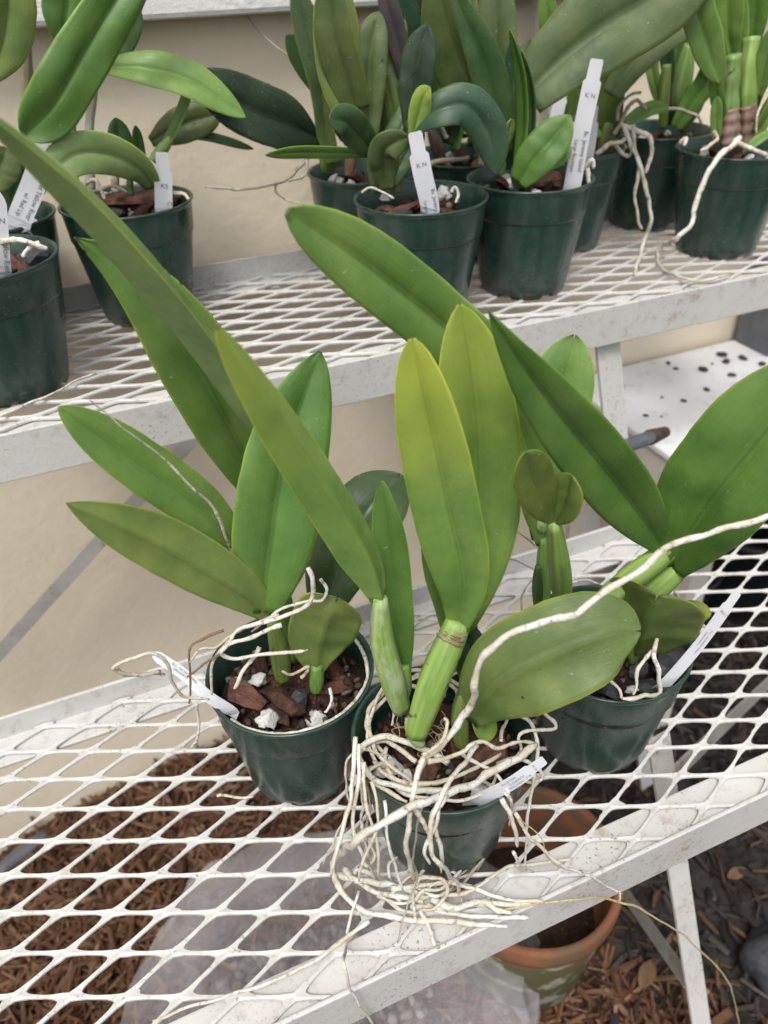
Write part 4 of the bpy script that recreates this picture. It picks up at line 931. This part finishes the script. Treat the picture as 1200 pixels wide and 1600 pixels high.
root(p, Yl((960,225,.845),(975,240,.84),(985,245,.84),(988,235,.84)), 5, 'cream')
root(p, Yl((1040,170,.88),(1060,172,.875),(1085,182,.87),(1095,195,.865)), 4, 'cream')
p = plant(pD1, 'orchid with ribbed stems, in the back pot behind the rightmost one')
leaf(p, [(975,190,.86),(1000,178,.855),(1022,168,.85),(1045,170,.845)], 24, 'mid', roll=-25, fold=8, b=.3, vm=.4)
leaf(p, [(1045,130,.92),(1042,90,.92),(1040,55,.92)], 22, 'blue', fold=14, b=.6)
leaf(p, [(1080,70,.91),(1090,40,.905),(1100,0,.90)], 34, 'green', fold=14)
leaf(p, [(1055,200,.90),(1085,155,.89),(1105,125,.88),(1112,90,.87)], 36, 'green', roll=-15, fold=14, b=.5)
bulb(p, [(1036,200,.92),(1038,150,.92),(1042,100,.92)], 10, 'olive', .1, prof='club')
bulb(p, [(1060,165,.92),(1068,120,.915),(1078,68,.91)], 16, 'mid', .15)
bulb(p, [(1062,205,.91),(1090,165,.905),(1100,130,.90)], 10, 'olive')
root(p, Yl((1030,160,.93),(1028,110,.93),(1026,70,.93)), 2.5, 'brown')
fill(p, [((1040,190,.93),(1010,40,.93),20,'mid'),((1055,190,.93),(1070,20,.93),24,'green'),((1070,195,.92),(1125,60,.91),26,'mid'),((1048,195,.94),(1050,10,.94),22,'olive')])
p = plant(pD2, 'orchid with thick pale stems and brown papery bases, in the rightmost pot')
leaf(p, [(1145,90,.80),(1138,50,.80),(1138,-10,.80),(1140,-70,.80)], 46, 'mid', fold=14, b=.5)
leaf(p, [(1085,-60,.785),(1088,10,.78),(1105,70,.775),(1124,130,.77)], 52, 'mid', roll=-15, fold=14, b=.8, vm=.4)
leaf(p, [(1130,190,.785),(1120,150,.78),(1118,100,.778)], 22, 'green', roll=10, fold=14, b=.7)
leaf(p, [(1175,70,.81),(1180,20,.81),(1186,-50,.81)], 40, 'green', fold=14, b=.6)
leaf(p, [(1186,150,.78),(1196,100,.775),(1210,40,.77)], 32, 'mid', roll=-20, fold=14, b=.5)
leaf(p, [(1120,215,.775),(1119,185,.775),(1121,150,.775)], 18, 'mid', fold=14, b=.7)
leaf(p, [(1160,240,.75),(1180,222,.745),(1205,205,.74)], 16, 'mid', roll=-20, fold=14)
bulb(p, [(1140,210,.79),(1140,150,.79),(1146,85,.79)], 17, 'mid', .25, prof='cane')
bulb(p, [(1168,200,.79),(1168,130,.79),(1175,58,.80)], 17, 'lime', .2, prof='cane')
bulb(p, [(1178,205,.77),(1192,180,.765),(1205,150,.76)], 8, 'olive')
bulb(p, [(1140,222,.782),(1140,200,.783),(1141,170,.785)], 19, (.20, .11, .085), .35, prof='cane', name='sheath')
bulb(p, [(1168,222,.782),(1168,195,.783),(1167,165,.785)], 18, (.20, .11, .085), .35, prof='cane', name='sheath')
root(p, Yl((1155,215,.755),(1140,228,.745),(1120,245,.73),(1100,285,.722),(1085,320,.72),(1080,350,.715),(1055,375,.71)) + Zl((1035,382,ZU+.006),), 6.5, W_, .3)
root(p, Zl((1030,385,ZU+.006),(1028,410,ZU+.006),(1050,428,ZU+.006),(1090,440,ZU+.006),(1140,430,ZU+.006)), 4, 'cream')
root(p, Yl((1145,222,.75),(1170,232,.742),(1200,240,.74)), 6, W_, .1)
root(p, Yl((1062,222,.79),(1072,215,.785),(1068,228,.78)), 5, W_)
root(p, Yl((1115,205,.76),(1122,218,.755),(1110,228,.75),(1095,235,.745)), 4.5, 'cream')
root(p, Yl((1200,140,.76),(1185,175,.755),(1180,210,.752)), 3, 'cream')
fill(p, [((1150,215,.80),(1120,20,.80),24,'mid'),((1172,215,.80),(1200,60,.80),22,'green'),((1160,200,.82),(1160,-20,.82),30,'mid'),((1185,220,.78),(1215,120,.775),16,'mid')])
# roots on the left of the upper shelf
p = bpy.data.objects['orchid_plant.003'] if 'orchid_plant.003' in bpy.data.objects else p
root(p, Zl((-10,655,ZU+.006),(40,632,ZU+.006),(90,612,ZU+.006),(125,594,ZU+.007),(145,583,ZU+.012)), 3.2, W_, .3)

# ================================================================== PLANT TAGS
def text_mesh(s):
    c = bpy.data.curves.new('t', 'FONT'); c.body = s; c.size = 1; o = bpy.data.objects.new('t', c); COL.objects.link(o)
    bpy.context.view_layer.update(); dg = bpy.context.evaluated_depsgraph_get()
    me = bpy.data.meshes.new_from_object(o.evaluated_get(dg)); bpy.data.objects.remove(o); bpy.data.curves.remove(c)
    vs = [v.co.copy() for v in me.vertices]; fs = [tuple(p.vertices) for p in me.polygons]; bpy.data.meshes.remove(me); return vs, fs
def plant_tag(pts, wpx, label, texts, roll=0, notch=True, sink=.018):
    """texts: (string, v position along tag from its top in widths, u offset in widths, letter height in widths, along?)"""
    C = [q if isinstance(q, Vector) else y_(*q) for q in pts]; C = [C[0] + Vector((0, sink * .5, -sink))] + C
    n = 40; P = spline(C, n); L = [0]
    for i in range(n): L.append(L[-1] + (P[i+1] - P[i]).length)
    w = pxm(wpx, P[n // 2]); tot = L[-1]
    def frame(v):                                    # v: distance from the tip
        s = max(0, min(tot, tot - v)); i = 0
        while i < n - 1 and s > L[i+1]: i += 1
        f = (s - L[i]) / max(1e-9, L[i+1] - L[i]); p = P[i].lerp(P[i+1], f); T = (P[min(n, i+2)] - P[max(0, i-1)]).normalized()
        s_ = T.cross(EYE - p).normalized(); nn = s_.cross(T); R = Matrix.Rotation(math.radians(roll), 3, T)
        return p, R @ s_, R @ nn
    def at(u, v, off=0):
        p, s, nn = frame(v); return p + s * u + nn * off
    vs, fs = [], []
    prof = [(0, .30), (.12, .36), (.95, .37), (1.0, .38), (1.12, .50), (1.2, .5)] if notch else [(0, .25), (.3, .42), (.6, .5)]
    prof = [(a * w, b * w) for a, b in prof]; v = prof[-1][0]
    while v < tot: v += w * .4; prof.append((min(v, tot), .5 * w))
    for a, b in prof:
        vs += [at(-b, a, .0003), at(b, a, .0003), at(b, a, -.0003), at(-b, a, -.0003)]
    for i in range(len(prof) - 1):
        q = i * 4
        for e in range(4): fs.append((q + e, q + (e + 1) % 4, q + 4 + (e + 1) % 4, q + 4 + e))
    fs.append((3, 2, 1, 0)); q = (len(prof) - 1) * 4; fs.append((q, q + 1, q + 2, q + 3))
    o = mesh('plant_tag', vs, fs, M['tagw'], smooth=False); tag(o, label, 'plant tag', 'white plastic plant tags')
    for s, v0, u0, hh, along in texts:
        tv, tf = text_mesh(s); out = []
        for t in tv:
            if along: out.append(at(u0 * w + t.y * hh * w, v0 * w + t.x * hh * w * .9, .00075))
            else: out.append(at(u0 * w + t.x * hh * w, v0 * w - t.y * hh * w, .00075))
        mesh('lettering', out, tf, M['ink'], o, smooth=False)
    return o
plant_tag([(672,326,.733),(660,270,.733),(648,206,.735)], 30, 'white tag with small print leaning left in the front middle pot', [('K N', 1.7, -.24, .32, False), ('Bc. Jeremy Island', 2.9, .22, .30, True), ('Large Boutique', 3.4, -.28, .26, True)])
plant_tag([(893,296,.756),(910,200,.752),(933,92,.748)], 27, 'long white tag leaning right in a pot right of the middle', [('K N', 1.9, -.24, .34, False), ('Bc. Jeremy Island', 3.6, .15, .36, True), ('Large Boutique', 4.1, -.30, .32, True)])
plant_tag([(916,245,.83),(922,205,.835),(927,165,.84)], 22, 'white tag half hidden behind the long leaning tag', [])
plant_tag([(860,235,.90),(872,170,.90),(885,130,.90)], 20, 'blank white tag tilted behind the big olive leaf', [])
plant_tag([(256,330,.884),(255,285,.878),(253,238,.872)], 27, 'white tag standing upright in the pot at left on the upper shelf', [('KS', 2.0, -.15, .38, False), ('C. Aurantiaca', 2.75, .22, .36, True)])
plant_tag([(28,352,.876),(52,290,.872),(84,200,.868)], 36, 'wide white tag leaning right behind a long green leaf at left', [('KN', .95, .0, .34, False), ('Sunset Yellow River', 1.9, .2, .30, True), ("w/ Red Lip", 3.0, -.2, .28, True)], notch=False)
plant_tag([(2,425,.748),(-2,380,.742),(-8,300,.74)], 30, 'white tag cut off by the left edge in the leftmost pot', [('KN', 1.5, -.2, .4, False), ('Yellow River', 2.3, .18, .42, True)], notch=False)
plant_tag([z_(362,1112,.119), z_(325,1088,.138), z_(285,1052,.150), z_(240,1022,.158)], 19, 'bent white tag with italic print curling out of the front left pot', [("BLC. GEORGE KING", 1.9, .12, .34, True), ("'SERENDIPITY'", 2.1, -.18, .30, True), ('KN', 1.2, 0, .3, False)], roll=-25, notch=False, sink=.012)
plant_tag([z_(742,1252,.119), z_(796,1226,.140), z_(851,1187,.155)], 27, 'white tag lying on the rim of the pot with tangled roots', [("RLC. CREATION", 1.15, .18, .24, True), ("SUNSPOTS", 1.5, -.10, .24, True), ("WILLETTE", 1.9, -.38, .24, True), ('MC 707', .8, -.28, .17, False)], roll=46, sink=.012)
plant_tag([z_(1038,1070,.119), z_(1092,1008,.150), z_(1153,925,.185)], 25, 'white tag leaning out over the rim of the front right pot', [('KN 17', 1.7, -.32, .28, False), ("RLC. GEORGE KING", 2.9, .05, .22, True), ("'SERENDIPITY'", 3.1, -.25, .2, True)], roll=50)
